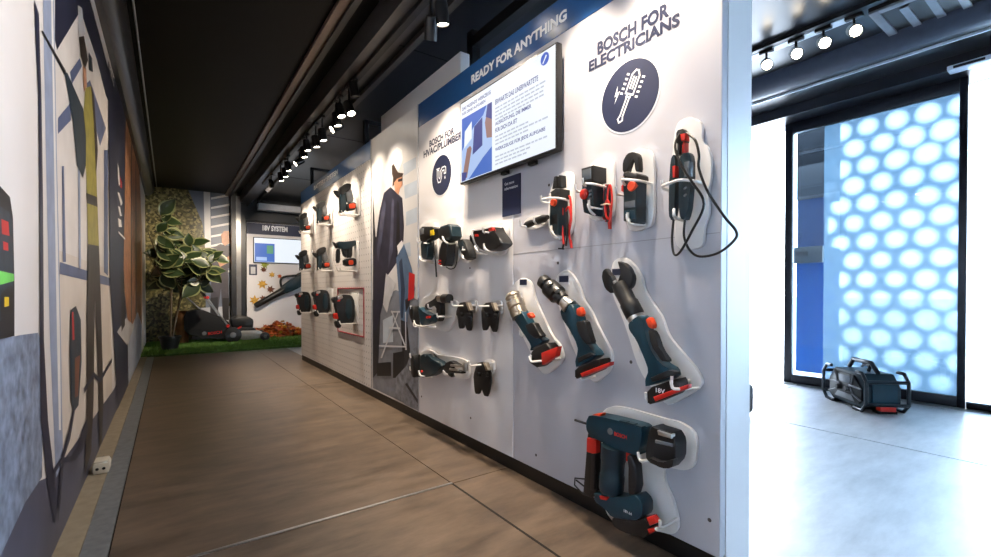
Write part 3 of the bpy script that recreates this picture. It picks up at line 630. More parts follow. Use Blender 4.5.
slab('jaw', [(608, 268), (611.5, 275.8), (616, 280.5), (618, 290), (613, 294), (607, 289), (603.5, 278), (604.5, 271)], .045, .075, BLACK, t, .004, 1, .065); slab('jaw', [(618.7, 261), (625, 263), (630.5, 267), (635, 277), (633.5, 286), (627, 292), (618, 284), (623, 277), (623.5, 270)], .045, .08, BLACK, t, .004, 1, .065)
wlathe('pivot_bolt', (615, 281), (616, 283), .085, [(0, 2.5), (1, 2.5)], CHROME, t, 12)
wlathe('neck', (619, 284), (636, 317), .07, [(0, 7.5), (.2, 8.6), (.55, 8.2), (.6, 9.2), (.95, 9.2), (1, 8)], BLACK, t, 18); wlathe('collar', (634.5, 314.5), (638, 321), .07, [(0, 8.7), (1, 9.0)], CHROME, t, 18)
slab('body', [(629, 323), (636, 318), (643, 315), (650.3, 318), (653, 330), (657.4, 347), (667.5, 363), (679, 369), (681, 377), (648, 387), (645.5, 379), (650, 370), (644.5, 356), (637, 339), (630, 330)], .035, .115, TEAL, t, .016, 1, .095, 3)
slab('grip', [(647, 329), (653.5, 332), (659.5, 350), (668.5, 362.5), (660, 361), (651, 345)], .085, .108, BLACK, t, .004, 1); slab('trigger', [(644.5, 319.5), (649, 317), (653, 325), (652, 329), (648, 328)], .06, .122, ORANGE, t, .005, 1, .105)
slab('foot_panel', [(650, 378), (668, 370), (676, 372), (676, 375), (652, 382)], .06, .118, BLACK, t, .002, 0, .11)
battery18(t, [(647.4, 388), (680.4, 377), (688, 381), (688, 391), (656, 404), (648.5, 401)], [(653, 397), (687.5, 384.5), (687.5, 388.5), (655, 401.5)], ('18V', (656, 394.5), (665, 391.5), (656, 390)))

# --- press tool with black head
mm = mount('white contour mount behind the press tool with black cylindrical head', [(556, 279), (559, 274), (565.5, 269), (573, 274), (580.6, 287.7), (584, 300), (591, 309), (598, 325), (608, 344), (613, 353), (612, 370), (596, 383), (590, 379), (574, 350), (562, 315), (555, 292)],
      [(571, 334, .08), (580, 378, .09)], (559, 276, 568, 282))
t = tool('press_tool', 'teal cordless press tool with thick black cylindrical head', 'press tool', 590, 378)
wlathe('head', (542, 280), (563, 300), .075, [(0, 5.5), (.05, 7), (.22, 7), (.25, 5.2), (.33, 5.2), (.37, 9), (.75, 9.3), (.8, 7), (1, 6.5)], BLACK, t, 20)
wlathe('head_plate', (549, 283), (551, 285), .10, [(0, 3), (1, 3)], CHROME, t, 10); wlathe('head_plate', (556, 289), (558, 291), .10, [(0, 3), (1, 3)], CHROME, t, 10)
wlathe('collar', (561, 298), (571, 308), .072, [(0, 4.5), (.3, 4.5), (.35, 6.5), (.7, 6.5), (.75, 8), (1, 8.2)], CHROME, t, 18)
slab('body', [(560, 310), (566, 306), (573, 303.5), (580.6, 306), (584.5, 316), (587, 328), (593, 344), (602, 350), (605, 356), (577, 368.5), (575, 359), (580.6, 350.6), (576.8, 338), (568, 326), (562, 317)], .035, .11, TEAL, t, .015, 1, .09, 3)
slab('grip', [(575, 322), (584.5, 320), (587.5, 330), (592, 344), (585, 345), (579, 334)], .08, .104, BLACK, t, .004, 1); slab('trigger', [(575.5, 309), (579.5, 307), (582, 313.5), (580, 317), (576.5, 315.5)], .06, .117, ORANGE, t, .004, 1, .10)
slab('foot_panel', [(577, 358), (590, 352.5), (594, 355), (578, 363)], .06, .114, BLACK, t, .002, 0, .105)
battery18(t, [(575.5, 368), (604.5, 357.5), (610.5, 361), (609.5, 367.5), (582, 379), (575.5, 375)], [(580, 373.5), (610, 362), (609.5, 365.5), (582, 377)], None)

# --- expander
mm = mount('white contour mount behind the expander tool with metal head', [(513, 287), (515, 283), (522.7, 277), (531.5, 281.4), (535.3, 298), (544, 318), (553, 337), (561, 345), (565, 360), (547, 375), (541, 372), (527, 344), (514, 316), (510.5, 298)],
      [(520, 335, .08), (531, 360, .10)], (519.5, 279.5, 526.5, 285))
loop(mm, [(561, 358.5, 0.014), (536, 361.5, 0.125), (531, 361, 0.13), (529, 356.5, 0.13)])
t = tool('expander_tool', 'short teal cordless expander with shiny bronze-steel head', 'expander tool', 545, 368)
wlathe('head', (512, 293), (519, 313), .075, [(0, 5), (.08, 7.5), (.2, 8.6), (.25, 7.6), (.4, 7.6), (.45, 9), (.7, 9), (.75, 7.5), (1, 8)], BRASS, t, 22); wlathe('head_nut', (508, 303), (513, 301), .10, [(0, 2.5), (1, 3)], CHROME, t, 6)
wlathe('collar', (517.5, 309), (520.5, 317), .072, [(0, 8.6), (1, 8.8)], BRASS, t, 18)
slab('body', [(512.5, 315), (522.7, 309), (529, 312), (535.5, 325), (543, 336), (551, 341), (531, 351.5), (532.5, 345), (524, 333), (516, 321)], .035, .105, TEAL, t, .014, 1, .09, 3)
slab('grip', [(524, 325), (533, 322), (537, 330), (542, 337), (534, 339), (528, 332)], .075, .1, BLACK, t, .004, 1); slab('trigger', [(526, 314), (529, 312.5), (532, 317), (529, 319)], .06, .112, ORANGE, t, .003, 1, .10)
battery18(t, [(529, 359), (533, 349), (550.5, 341.5), (560, 347), (557, 357.5), (542, 368), (530, 362)], [(541, 353), (558, 346.5), (556, 356), (542, 365)], None)

# --- two pole tester
mm = mount('tall white mount with rounded top behind the two pole voltage tester', [(675, 133), (679, 121), (691, 117), (700, 120), (703, 127), (702, 143), (708, 146), (712, 158), (711.5, 180), (708.5, 190), (710, 215), (704.5, 226), (704, 248.5), (676, 250), (675, 222), (671, 180)], [(662, 187, .08), (674, 217, .08)])
loop(mm, [(703, 184.5, 0.014), (697, 181.5, 0.07), (681, 180, 0.098), (670, 183, 0.095), (662, 186, 0.08)])
loop(mm, [(684, 221, 0.02), (675, 217, 0.09), (674, 209, 0.09)])
t = tool('voltage_tester', 'dark two pole voltage tester with long looping black cable', 'tester', 685, 221)
pa = slab('probe_body', [(671, 160), (673.5, 155.5), (679, 155.5), (679.8, 180), (677.8, 218), (672, 220.7), (669, 216), (669.4, 185)], .045, .085, TEALD, t, .006, 1, .07)
pb = slab('probe_body', [(679.4, 159), (683, 154), (692, 152.7), (695, 157), (695, 180), (692, 215), (687, 220.5), (680, 219), (679, 204)], .035, .08, TEALD, t, .007, 1, .075)
slab('probe_display', [(684, 162), (689, 161), (689, 176), (684, 176.5)], .07, .0815, SCREENDARK, pb, .001, 0, .08); slab('probe_mark', [(672.5, 166), (675, 165.5), (675, 177), (672.5, 177.5)], .06, .0765, RED, pa, .001, 0, .075)
for y in (188, 195): wlathe('probe_button', (685, y), (685.4, y+.4), .082, [(0, 2), (1, 2)], GREY, pb, 8)
slab('tip_guard', [(678, 131), (686, 129), (688, 141), (685, 146), (678, 145)], .045, .07, BLACK, t, .004, 1, .06); slab('tip_sleeve', [(679, 141), (682, 140), (682, 155), (679, 156)], .05, .065, BLACK, t, .002, 0, .06); slab('tip_sleeve', [(684, 140), (687, 139.5), (687, 153), (684, 154)], .05, .065, RED, t, .002, 0, .06)
slab('tip_mark', [(680, 134), (685, 133), (685.5, 140), (681, 141)], .06, .0725, RED, t, .002, 0, .065)
tube('cable', [wp(x, y, d) for x, y, d in [(680, 134, .07), (676, 141, .08), (675.6, 150, .09), (681.6, 166, .10), (692, 182, .10), (704, 204, .09), (692, 231, .08), (680, 252, .075), (674, 253.8, .07), (672, 239, .06), (673.5, 220, .05)]], .0035, CABLE, t, 8, 6)
tube('cable', [wp(x, y, d) for x, y, d in [(686, 133, .06), (695, 140, .07), (699, 155, .08), (699, 169, .08), (708.5, 193, .08), (724.7, 217, .07), (736, 231, .06), (734.5, 240, .06), (719, 252.5, .055), (700, 256.5, .05), (689.6, 250, .05), (684, 236, .05), (685, 219, .05)]], .0035, CABLE, t, 8, 6)

# --- clamp meter
mm = mount('white mount behind the clamp meter', [(626, 155), (635.6, 150), (641.6, 147.7), (650, 150), (653.6, 155.4), (654.7, 174), (654.7, 212), (652.7, 225.4), (640.7, 230.5), (632, 231.4), (627, 226), (625, 185)], [(623, 183, .09), (616, 193, .075), (628, 219, .09)])
loop(mm, [(652, 184, 0.014), (643, 181.5, 0.06), (637, 180.5, 0.096), (624, 179.5, 0.099), (622, 180.5, 0.09)])
loop(mm, [(646, 225, 0.014), (631, 224, 0.09), (627.5, 219, 0.098), (627, 214, 0.098)])
t = tool('clamp_meter', 'teal clamp meter with black jaw and orange dial', 'clamp meter', 635, 222)
slab('jaw', [(624.5, 173), (624.5, 162), (629, 154), (635, 152), (640.5, 155), (641.5, 172), (637, 172), (636.5, 160), (634.5, 157.5), (630.5, 163), (629.5, 173)], .045, .07, BLACK, t, .005, 1, .06, 2)
slab('shoulder', [(622.5, 173), (626, 171), (637, 173), (637.5, 180), (622.5, 180)], .03, .085, BLACK, t, .005, 1)
bd = slab('case', [(622.8, 178), (636.5, 180), (635.5, 222), (632, 224), (622.8, 221)], .03, .08, TEALD, t, .006, 0)
slab('display_glass', [(624.4, 202), (634.6, 200), (634.6, 207), (624.4, 208.5)], .07, .0815, SCREENDARK, bd, .001, 0); slab('keypad', [(624.4, 211), (634.6, 210), (634.6, 219), (624.4, 218.5)], .07, .0812, TEAL, bd, .001, 0)
c = wp(631, 186, .085); lathe('dial', (WX-.07, c.y, c.z), (WX-.086, c.y, c.z), [(0, .016), (.8, .016), (1, .013)], ORANGE, t, 20); slab('jaw_lever', [(621, 186), (623, 184), (623, 192), (621, 191)], .04, .07, RED, t, .002, 0)

# --- multimeter
mm = mount('white mount behind the black headed multimeter', [(590, 165), (597.4, 159), (606.6, 155.8), (612.7, 159), (614.5, 167), (614.2, 211), (612.7, 216), (600.5, 222), (588, 218), (586, 190)], [(583, 184, .10), (575.5, 190, .075), (589, 206, .10)])
loop(mm, [(608, 188, 0.014), (602, 186, 0.06), (593, 184, 0.108), (586, 183.5, 0.112)])
loop(mm, [(600, 218, 0.02), (592, 213, 0.09), (588.5, 207, 0.105), (588, 204, 0.105)])
t = tool('multimeter', 'bulky multimeter with grey display, red dial and bundled red leads', 'multimeter', 590, 215)
slab('case', [(581.5, 182), (592, 180), (592.8, 206), (592, 215.5), (583, 212.5), (581, 196)], .03, .085, TEALD, t, .006, 0)
hd = slab('display_head', [(580.7, 168.3), (592, 165), (592.2, 180.5), (581.5, 183)], .03, .10, BLACK, t, .006, 0); slab('display_glass', [(581.8, 170.5), (590.6, 168), (590.8, 178.5), (582.3, 180.5)], .09, .1015, SCREENDARK, hd, .001, 0)
c = wp(583.4, 194, .09); lathe('dial', (WX-.08, c.y, c.z), (WX-.092, c.y, c.z), [(0, .018), (.8, .018), (1, .015)], RED, t, 20)
for y in (190, 194, 198): slab('key', [(588.5, y), (591, y-.7), (591, y+1.2), (588.5, y+1.9)], .08, .088, GREY, t, .001, 0)
for k, (m_, dx) in enumerate([(RED, 0), (CABLE, 2.2), (RED, 3.6), (CABLE, .8)]):
    tube('test_lead', [wp(x+dx, y, .03+.008*(k % 3)) for x, y in [(603, 205), (605, 188), (607, 186), (608.5, 200), (606, 218), (602.5, 216), (601.5, 206), (604, 200), (607.5, 212), (606, 222)]], .0036, m_, t, 6, 4)
tube('lead_tie', [wp(601, 205, .055), wp(606, 204, .06), wp(611, 204.5, .045)], .003, mat('beige_tie', sr(200, 180, 150), .6), t, 6); slab('probe_tip', [(607, 217), (610, 216), (609.5, 229), (608, 229)], .03, .04, RED, t, .001, 0)

# --- open jaw tester
mm = mount('narrow white mount behind the forked current tester', [(553, 182), (560, 174), (567, 171), (572, 172), (574, 177), (573.5, 230), (567, 238), (558, 240), (549, 234), (549, 200)], [(550, 199, .085), (541, 201, .07), (551.5, 231, .085)])
loop(mm, [(570, 201, 0.014), (562, 198.8, 0.07), (551, 198, 0.095), (542, 199.5, 0.09)])
loop(mm, [(566, 240, 0.014), (556, 237, 0.08), (551.5, 231, 0.092), (551, 227, 0.092)])
t = tool('current_tester', 'slim black forked current tester with orange dial and red leads', 'tester', 555, 234)
slab('prong', [(552, 189), (554, 176.5), (556, 176), (556.5, 188)], .045, .07, BLACK, t, .002, 0); slab('prong', [(557.5, 188), (558.5, 175), (561, 175), (561.5, 187)], .045, .07, BLACK, t, .002, 0)
slab('shoulder', [(550, 192), (556, 188), (560, 188.5), (560, 198), (550, 200)], .03, .08, BLACK, t, .004, 0); bd = slab('case', [(549.6, 198), (558.5, 196), (558, 235), (553, 235), (549, 230)], .03, .078, TEALD, t, .005, 0)
c = wp(554, 202.5, .08); lathe('dial', (WX-.07, c.y, c.z), (WX-.088, c.y, c.z), [(0, .014), (.8, .014), (1, .011)], ORANGE, t, 18); slab('display_glass', [(552, 215), (557, 214), (557, 224), (552, 224)], .07, .0795, BLACK, bd, .001, 0)
for k, (m_, pts) in enumerate([(RED, [(566, 199), (570, 197), (571, 215), (569, 232), (571, 246)]), (RED, [(565, 212), (569, 207), (571, 220), (568, 236)]), (CABLE, [(564, 205), (563, 222), (564, 240), (562.5, 249)]), (CABLE, [(567, 212), (567.5, 230), (566, 246)]), (RED, [(562.5, 208), (562, 225), (563.5, 244)])]):
    tube('test_lead', [wp(x, y, .035+.005*k) for x, y in pts], .0042, m_, t, 6, 4)
tube('probe_tip', [wp(558.5, 248.5, .05), wp(564, 249, .05)], .003, CABLE, t, 6); tube('probe_tip', [wp(570.5, 240, .04), wp(571.5, 248, .04)], .005, RED, t, 8)
mount('small white hook mount left of the forked current tester', [(524, 222), (530, 217), (540, 215), (549, 217), (549, 222), (538, 229), (526, 229.5)], [(520, 225, .09), (534, 222, .07)])
t = tool('test_probe', 'short black test probe on a white hook beside the current tester', 'probe', 535, 224)
wlathe('handle', (525, 225.5), (548, 217), .05, [(0, 2), (.08, 3.2), (.3, 3.4), (.45, 2.2), (.5, 3.6), (.85, 3.8), (1, 2)], BLACK, t, 14)

# --- thermal tools by the screen corner
mm = mount('white mount behind the black tester with yellow label', [(420, 224), (434, 222), (438, 226), (438, 258), (434, 263), (420, 262), (419, 240)], [(417, 241, .09), (421, 243.5, .07), (420, 258, .09)])
loop(mm, [(436, 244.5, 0.014), (424, 243, 0.1)])
loop(mm, [(434, 263, 0.014), (422, 261, 0.1), (419.5, 256.5, 0.1)])
t = tool('inspection_camera', 'black inspection camera with yellow label, leftmost on the near panel', 'inspection tool', 425, 258)
slab('display_head', [(419, 226.5), (434.5, 226.5), (433, 237), (424, 242), (419.5, 241)], .04, .085, BLACK, t, .004, 1); slab('yellow_label', [(430, 230.5), (433.5, 229.5), (433.3, 235), (430.2, 236)], .08, .0868, YELLOW, t, .001, 0); slab('display_glass', [(420.3, 228), (423.5, 228), (423.5, 234), (420.3, 234.5)], .08, .0868, GREY, t, .001, 0)
slab('handle', [(420.2, 241), (427.8, 242), (427, 260), (421, 258.5)], .04, .08, TEALD, t, .005, 1)
tube('probe_cable', [wp(x, y, .06) for x, y in [(433, 236), (434, 248), (435.5, 262), (436.5, 277)]], .0045, CABLE, t, 6, 4)
mm = mount('white mount behind the pistol shaped thermal camera', [(442, 226), (448, 219), (457, 217), (462, 221.5), (461.5, 245), (458, 262), (450, 266), (442, 262), (440, 240)], [(442.5, 240, .10), (440, 262, .08)])
loop(mm, [(458, 243, 0.014), (449, 243.5, 0.09), (444.5, 241, 0.112), (443, 237, 0.112)])
loop(mm, [(453, 266, 0.014), (440, 266, 0.1)])
t = tool('thermal_camera', 'pistol shaped dark teal thermal camera with square head', 'thermal camera', 445, 266)
slab('display_head', [(437.5, 227), (450, 223), (452, 239), (439, 242)], .04, .10, TEALD, t, .008, 1, None, 3); slab('display_glass', [(438.8, 229), (448.5, 226), (450, 237), (439.8, 239.5)], .09, .1012, BLACK, t, .001, 0)
slab('handle', [(441, 241), (447.7, 241.5), (446.5, 255), (445, 266.2), (438.2, 265.7), (439, 252)], .04, .09, BLACK, t, .008, 1, None, 3); slab('red_ring', [(438.3, 260), (441, 260.3), (441, 261.6), (438.3, 261.2)], .08, .0915, RED, t, .0005, 0); slab('red_ring', [(438.2, 263), (441, 263.3), (441, 264.6), (438.2, 264.2)], .08, .0915, RED, t, .0005, 0)
tube('strap', [wp(x, y, .06) for x, y in [(445, 266), (450, 269), (455, 267), (457.2, 258), (457, 246)]], .003, CABLE, t, 6, 4)
mm = mount('white mount behind the small slanted moisture meter', [(460, 238), (466, 234), (473, 235), (475, 245), (474, 258), (468, 263), (462, 262), (458, 250)], [(463, 250.5, .08), (462, 258, .08)])
loop(mm, [(474, 249.5, 0.014), (462, 250, 0.1)])
loop(mm, [(470, 261, 0.014), (464, 259.5, 0.1), (462.5, 255.5, 0.1)])
t = tool('moisture_meter', 'small slanted black moisture meter right of the thermal camera', 'meter', 463, 260)
slab('case', [(455.8, 240.5), (463.5, 238.5), (470.5, 257.5), (463.9, 260.5)], .04, .08, BLACK, t, .005, 1); slab('display_glass', [(458, 243), (462.6, 241.8), (465, 248.5), (460.5, 250)], .075, .0812, TEALD, t, .001, 0)
mm = mount('square white mount with rounded corners behind the pipe measuring head', [(470, 231), (478, 225.5), (504, 222.5), (508, 227), (507, 252), (500, 256), (478, 254.5), (470, 250)], [(483, 232, .10), (478, 251, .08), (484, 249, .10)])
loop(mm, [(503, 235.5, 0.014), (485, 232, 0.11)])
loop(mm, [(499, 254.5, 0.014), (488, 251, 0.1), (484.5, 247, 0.11), (484, 243.5, 0.11)])
loop(mm, [(488, 254, 0.014), (478, 251.5, 0.09), (475, 246.5, 0.09)])
t = tool('angle_meter', 'squat black measuring tool with red corner, below the information sign', 'measuring tool', 490, 250)
slab('case', [(472, 229.5), (483.4, 228), (492, 225.5), (494, 231), (500, 239), (502, 244), (493, 250.5), (479.4, 250.5), (474, 242)], .03, .09, BLACK, t, .008, 1, None, 3); slab('red_corner', [(488, 228.5), (492, 226.8), (493.5, 230.5), (489, 231.5)], .08, .0925, RED, t, .002, 0); slab('logo_patch', [(474.3, 234.5), (478, 234), (478.5, 236.5), (475, 237)], .085, .0915, RED, t, .0005, 0)
slab('belt', [(472, 229.5), (483, 228), (491.5, 225.3), (491.8, 227), (483, 229.6), (472.3, 231)], .04, .094, WIRE, t, .002, 0)

# --- left column: grease gun style and press
mm = mount('white mount behind the teal pump tool beside the photo panel', [(420, 299), (435, 293), (450, 298), (459, 302), (456, 319), (449, 332.5), (436, 329), (420, 327)], [(411, 309, .09), (413.5, 326, .10), (437, 317, .09), (428, 307.5, .09)])
loop(mm, [(452, 316.5, 0.014), (438, 316.5, 0.12)])
loop(mm, [(436, 327, 0.014), (419, 326, 0.118), (415, 323.5, 0.122), (414, 320.5, 0.122)])
t = tool('pump_tool', 'teal and black battery pump with round head, beside the photo panel', 'pump', 425, 326)
slab('battery', [(409.5, 307), (419, 306), (419, 326.5), (414.5, 325.5), (410.5, 316)], .03, .11, BLACK, t, .006, 1, .10); slab('body', [(418, 306.5), (425.6, 307.4), (430, 314), (440, 314.6), (437, 322.7), (421, 326)], .035, .11, TEAL, t, .012, 1, .10, 3)
slab('handle', [(424, 305), (434.6, 299.5), (438, 295), (444.5, 300), (445, 316.4), (442.7, 321), (437, 321.5), (437, 305.5), (431, 306), (429, 311)], .04, .095, BLACK, t, .008, 1, .085); wlathe('head', (437.5, 298.5), (449.5, 298.5), .07, [(0, 3), (.2, 4), (.5, 4), (.55, 4.6), (1, 4.4)], BLACK, t, 18); wlathe('head_ring', (440, 298.5), (444.5, 298.5), .07, [(0, 4.2), (1, 4.2)], CHROME, t, 18); slab('logo_patch', [(426, 316.5), (429, 316), (429, 318), (426, 318.5)], .1, .1112, RED, t, .0005, 0)
mm = mount('long white contour mount behind the crimping tool', [(420, 352), (427.6, 349), (433, 351), (438, 355), (457, 357), (470, 361.5), (470, 378), (463, 379.5), (445, 374), (424, 379), (416, 370)], [(410, 357, .10), (410, 370, .10), (419, 375, .105), (443.5, 374, .09)])
loop(mm, [(432, 377, 0.014), (422, 376, 0.12), (419.5, 373.5, 0.126), (418.8, 370.5, 0.126)])
loop(mm, [(456, 375, 0.014), (446, 374, 0.1), (443.8, 371, 0.112)])
t = tool('crimping_tool', 'dark crimping tool with chrome prongs, lowest tool beside the photo panel', 'crimping tool', 430, 377)
slab('battery', [(412, 355), (420, 354.5), (420, 377.5), (412.5, 376.5)], .03, .115, BLACK, t, .006, 1, .105); slab('body', [(419, 355), (426.5, 353.6), (432, 355), (435, 358), (446, 362), (449, 366), (443, 372), (437, 375.7), (421, 377.5)], .035, .115, TEALD, t, .014, 1, .10, 3)
slab('head', [(445, 363), (452, 360.5), (455, 362), (461, 364), (461, 366), (453, 366), (453, 369), (465, 371), (464, 373.5), (452, 372), (455, 377), (450, 376), (444, 370)], .05, .10, BLACK, t, .004, 0, .09)
tube('prong', [wp(451, 365.3, .10), wp(463, 366.2, .10)], .006, CHROME, t, 8); tube('prong', [wp(450, 369, .10), wp(458, 370, .10)], .006, CHROME, t, 8); slab('end_block', [(463, 362), (467.5, 362.5), (468, 371.5), (463.5, 371)], .05, .09, CHROME, t, .002, 0, .08); c = wp(421.5, 371.5, .116); lathe('button', (WX-.11, c.y, c.z), (WX-.119, c.y, c.z), [(0, .006), (1, .006)], RED, t, 10)
JAWS = [('pair of black press jaws hanging nearest the teal pump tool', [(459.4, 306), (463.5, 301.7), (468, 302.6), (470.5, 308), (472.6, 313.3), (471.5, 329.5), (470.6, 331), (467, 330), (466.2, 322.5), (464.4, 322.5), (464, 328.6), (459.4, 328.6), (459, 316), (456.7, 315), (457, 310.6)]),
        ('pair of black press jaws hanging beside the expander tool', [(483, 306), (487.7, 302), (495.8, 303.5), (499, 311.5), (498.5, 316), (497, 332), (493, 332), (491.3, 324.5), (489, 323.5), (487.3, 330.4), (483.2, 330.4), (482.6, 318), (482.3, 312.4)]),
        ('pair of black press jaws hanging beside the crimping tool', [(474, 376), (477, 366.5), (480.4, 361.7), (487, 362.2), (491, 372), (491.7, 379.5), (488.5, 396.7), (484.5, 395.6), (483.2, 388.5), (480.8, 388.2), (480, 394.2), (475.6, 393.5), (475, 381.6)])]
for k, (lab, pts) in enumerate(JAWS):
    cx = sum(p[0] for p in pts)/len(pts); ty = min(p[1] for p in pts); mx_ = (cx+4, ty)
    mount('small white peg mount holding press jaws %s' % ('nearest the pump tool', 'beside the expander tool', 'beside the crimping tool')[k], [(cx+2, ty-2), (cx+12, ty-2), (cx+12, ty+12), (cx+2, ty+12)], [(cx-13, ty+3.5, .15)])
    t = tool('press_jaws', lab, 'press jaws', cx, max(p[1] for p in pts), 'press jaws on pegs')
    jm = slab('jaw_pair', pts, .05, .085, BLACK, t, .004, 1, .075)
    x0 = min(p[0] for p in pts); x1 = max(p[0] for p in pts)
    slab('top_link', [(cx-4, ty+1), (cx+3, ty), (cx+6, ty+9), (cx+3, ty+12), (cx-5, ty+9)], .06, .092, BLACK, t, .003, 1, .085)
    slab('link_strip', [(cx+.8, ty+.8), (cx+2.8, ty+.8), (cx+5.6, ty+8.5), (cx+3.8, ty+9.5)], .08, .095, BRASS, t, .001, 0, .09)
    for sx_ in (-1, 1):
        c = wp(cx+sx_*4, ty+13, .09); lathe('pivot_pin', (WX-.08, c.y, c.z), (WX-.093, c.y, c.z), [(0, .010), (1, .009)], BLACK, t, 12)

# ------------------------------------------------------------------ tools on the far pegboard (point out from the wall)
def yslab(nm, pts, Y, th, m, parent, bev=.004, rnd=1, off=0):
    P = [onY(x, y, Y) for x, y in chaikin(pts, rnd)]
    return prism(nm, [(p.x, Y-th/2+off, p.z) for p in P], (0, th, 0), m, parent, bev, 2, True)
V1 = [('column', TEALD, .05, [(339, 195.5), (344, 188), (346, 208.4), (343, 212.7), (339.6, 213), (340, 205)]), ('chuck', BLACK, .035, [(333, 190.5), (338, 191), (340, 196), (338, 198), (334, 193)]), ('motor_housing', BLACK, .055, [(338.5, 188), (345, 183.6), (350.3, 184.2), (350, 190), (340, 196)]),
      ('handle', GREY, .04, [(346.5, 187), (350.5, 188), (353.6, 201.5), (347, 203.5), (345, 194.4)]), ('battery', BLACK, .065, [(345.5, 203.5), (354.7, 202.5), (355.2, 210), (346, 211.5)]), ('battery_latch', ORANGE, .07, [(347.2, 204.6), (354, 203.8), (354.4, 208.6), (348, 209.4)])]
V2 = [('chuck', BLACK, .035, [(332, 241.5), (335, 243), (338, 247), (336, 249)]), ('motor_housing', TEALD, .06, [(336.3, 241.5), (345, 242), (356, 240.2), (355.7, 245), (346, 250), (341.7, 248.5), (337.4, 248.5)]), ('side_handle', BLACK, .03, [(336, 249), (340, 249), (339.6, 263), (335.8, 263)]),
      ('gear_housing', BLACK, .05, [(341, 247), (346, 248), (346, 258), (343, 255)]), ('handle', BLACK, .04, [(347, 244.4), (352, 244.4), (351.6, 258), (345.8, 258)]), ('battery', BLACK, .065, [(342.8, 259), (354.7, 257.8), (355.2, 266), (343.9, 266.5)]), ('battery_latch', ORANGE, .07, [(347, 260.5), (352, 260), (352, 265), (347.4, 265.4)])]
V3 = [('motor_housing', BLACK, .07, [(335.3, 297), (341.7, 294), (350.3, 295), (353.6, 301.6), (353.6, 322), (346, 324.7), (338.5, 323), (336.3, 312.3), (334.2, 303.7)]), ('nose', BLACK, .05, [(331, 299), (333.5, 296.5), (336, 298), (336, 302), (333.5, 303.5)]), ('top_plate', CHROME, .075, [(336, 296.5), (341, 295), (342, 298), (337, 300)]),
      ('body_panel', TEALD, .076, [(345, 299), (350, 299), (351, 316), (347, 320), (344, 314)]), ('dust_port', RED, .05, [(333, 313.4), (338, 312.5), (338, 318.8), (333.4, 319)]), ('foot', BLACK, .06, [(334.2, 321), (340.5, 320.5), (340, 327.4), (336, 328)]), ('logo_patch', RED, .078, [(336, 300), (338.8, 299.5), (338.8, 301.3), (336, 301.8)])]
ROWS = [  # variant, x0,y0 of target, scale, base (x,y), pixel of the mount, label
 (V1, 333, 183.6, 1.0, 'cordless drill driver in the top pegboard row nearest the photo panel'), (V1, 312, 201, .76, 'cordless drill driver in the middle of the top pegboard row'), (V1, 295.4, 212.7, .66, 'cordless drill driver at the far end of the top pegboard row'),
 (V2, 331.5, 240.6, 1.0, 'rotary hammer with side handle in the middle pegboard row'), (V1, 312, 247, .78, 'impact driver in the centre of the pegboard'), (V1, 294.8, 250, .70, 'impact driver at the far end of the middle pegboard row'),
 (V3, 331, 294, 1.0, 'black jigsaw inside the dark red outline'), (V3, 311, 289.5, .80, 'black sander in the middle of the lowest pegboard row'), (V3, 294.5, 291.5, .70, 'black planer at the far end of the lowest pegboard row')]
for k, (var, x0, y0, s_, lab) in enumerate(ROWS):
    bx_, by_ = {id(V1): (333, 183.6), id(V2): (331.5, 240.6), id(V3): (331, 294)}[id(var)]
    f = lambda p: (x0+s_*(p[0]-bx_), y0+s_*(p[1]-by_))
    Yp = onX(x0+s_*22.5, 260, WX-.02).y
    base = onY(x0+s_*15, y0+s_*30, Yp)
    nm = 'power_drill' if var is V1 else ('rotary_hammer' if var is V2 else ('jigsaw', 'sander', 'planer')[k-6])
    cat = {'power_drill': 'drill', 'rotary_hammer': 'rotary hammer'}.get(nm, nm)
    t = thing(nm, lab, cat, tuple(base), 'cordless tools on the far pegboard')
    for i, (pn, m_, th, pts) in enumerate(var): yslab(pn, [f(p) for p in pts], Yp, th*.9, m_, t, .004, 1, -.001*i)
    zz = [onY(*f((bx_, by_+dy)), Yp).z for dy in (2, 30)]
    mt = thing('tool_mount', 'white wall bracket of the ' + lab.replace('cordless ', '').replace('the top pegboard row', 'the top row'), 'tool holder', (WX, Yp, zz[1]), 'white brackets on the far pegboard')
    box('backplate', WX-.012, WX-.001, Yp-.07, Yp+.09, zz[1]-.005, zz[0]+.02, WHITEP, mt, .004)
    xs = onY(*f((bx_+8, by_+29)), Yp).x
    for sgn in (-1, 1): tube('bracket_arm', [(WX-.01, Yp+sgn*.04, zz[1]+.0), (xs, Yp+sgn*.04, zz[1]+.0), (xs-.01, Yp+sgn*.04, zz[1]+.025)], .005, WIRE, mt, 6)

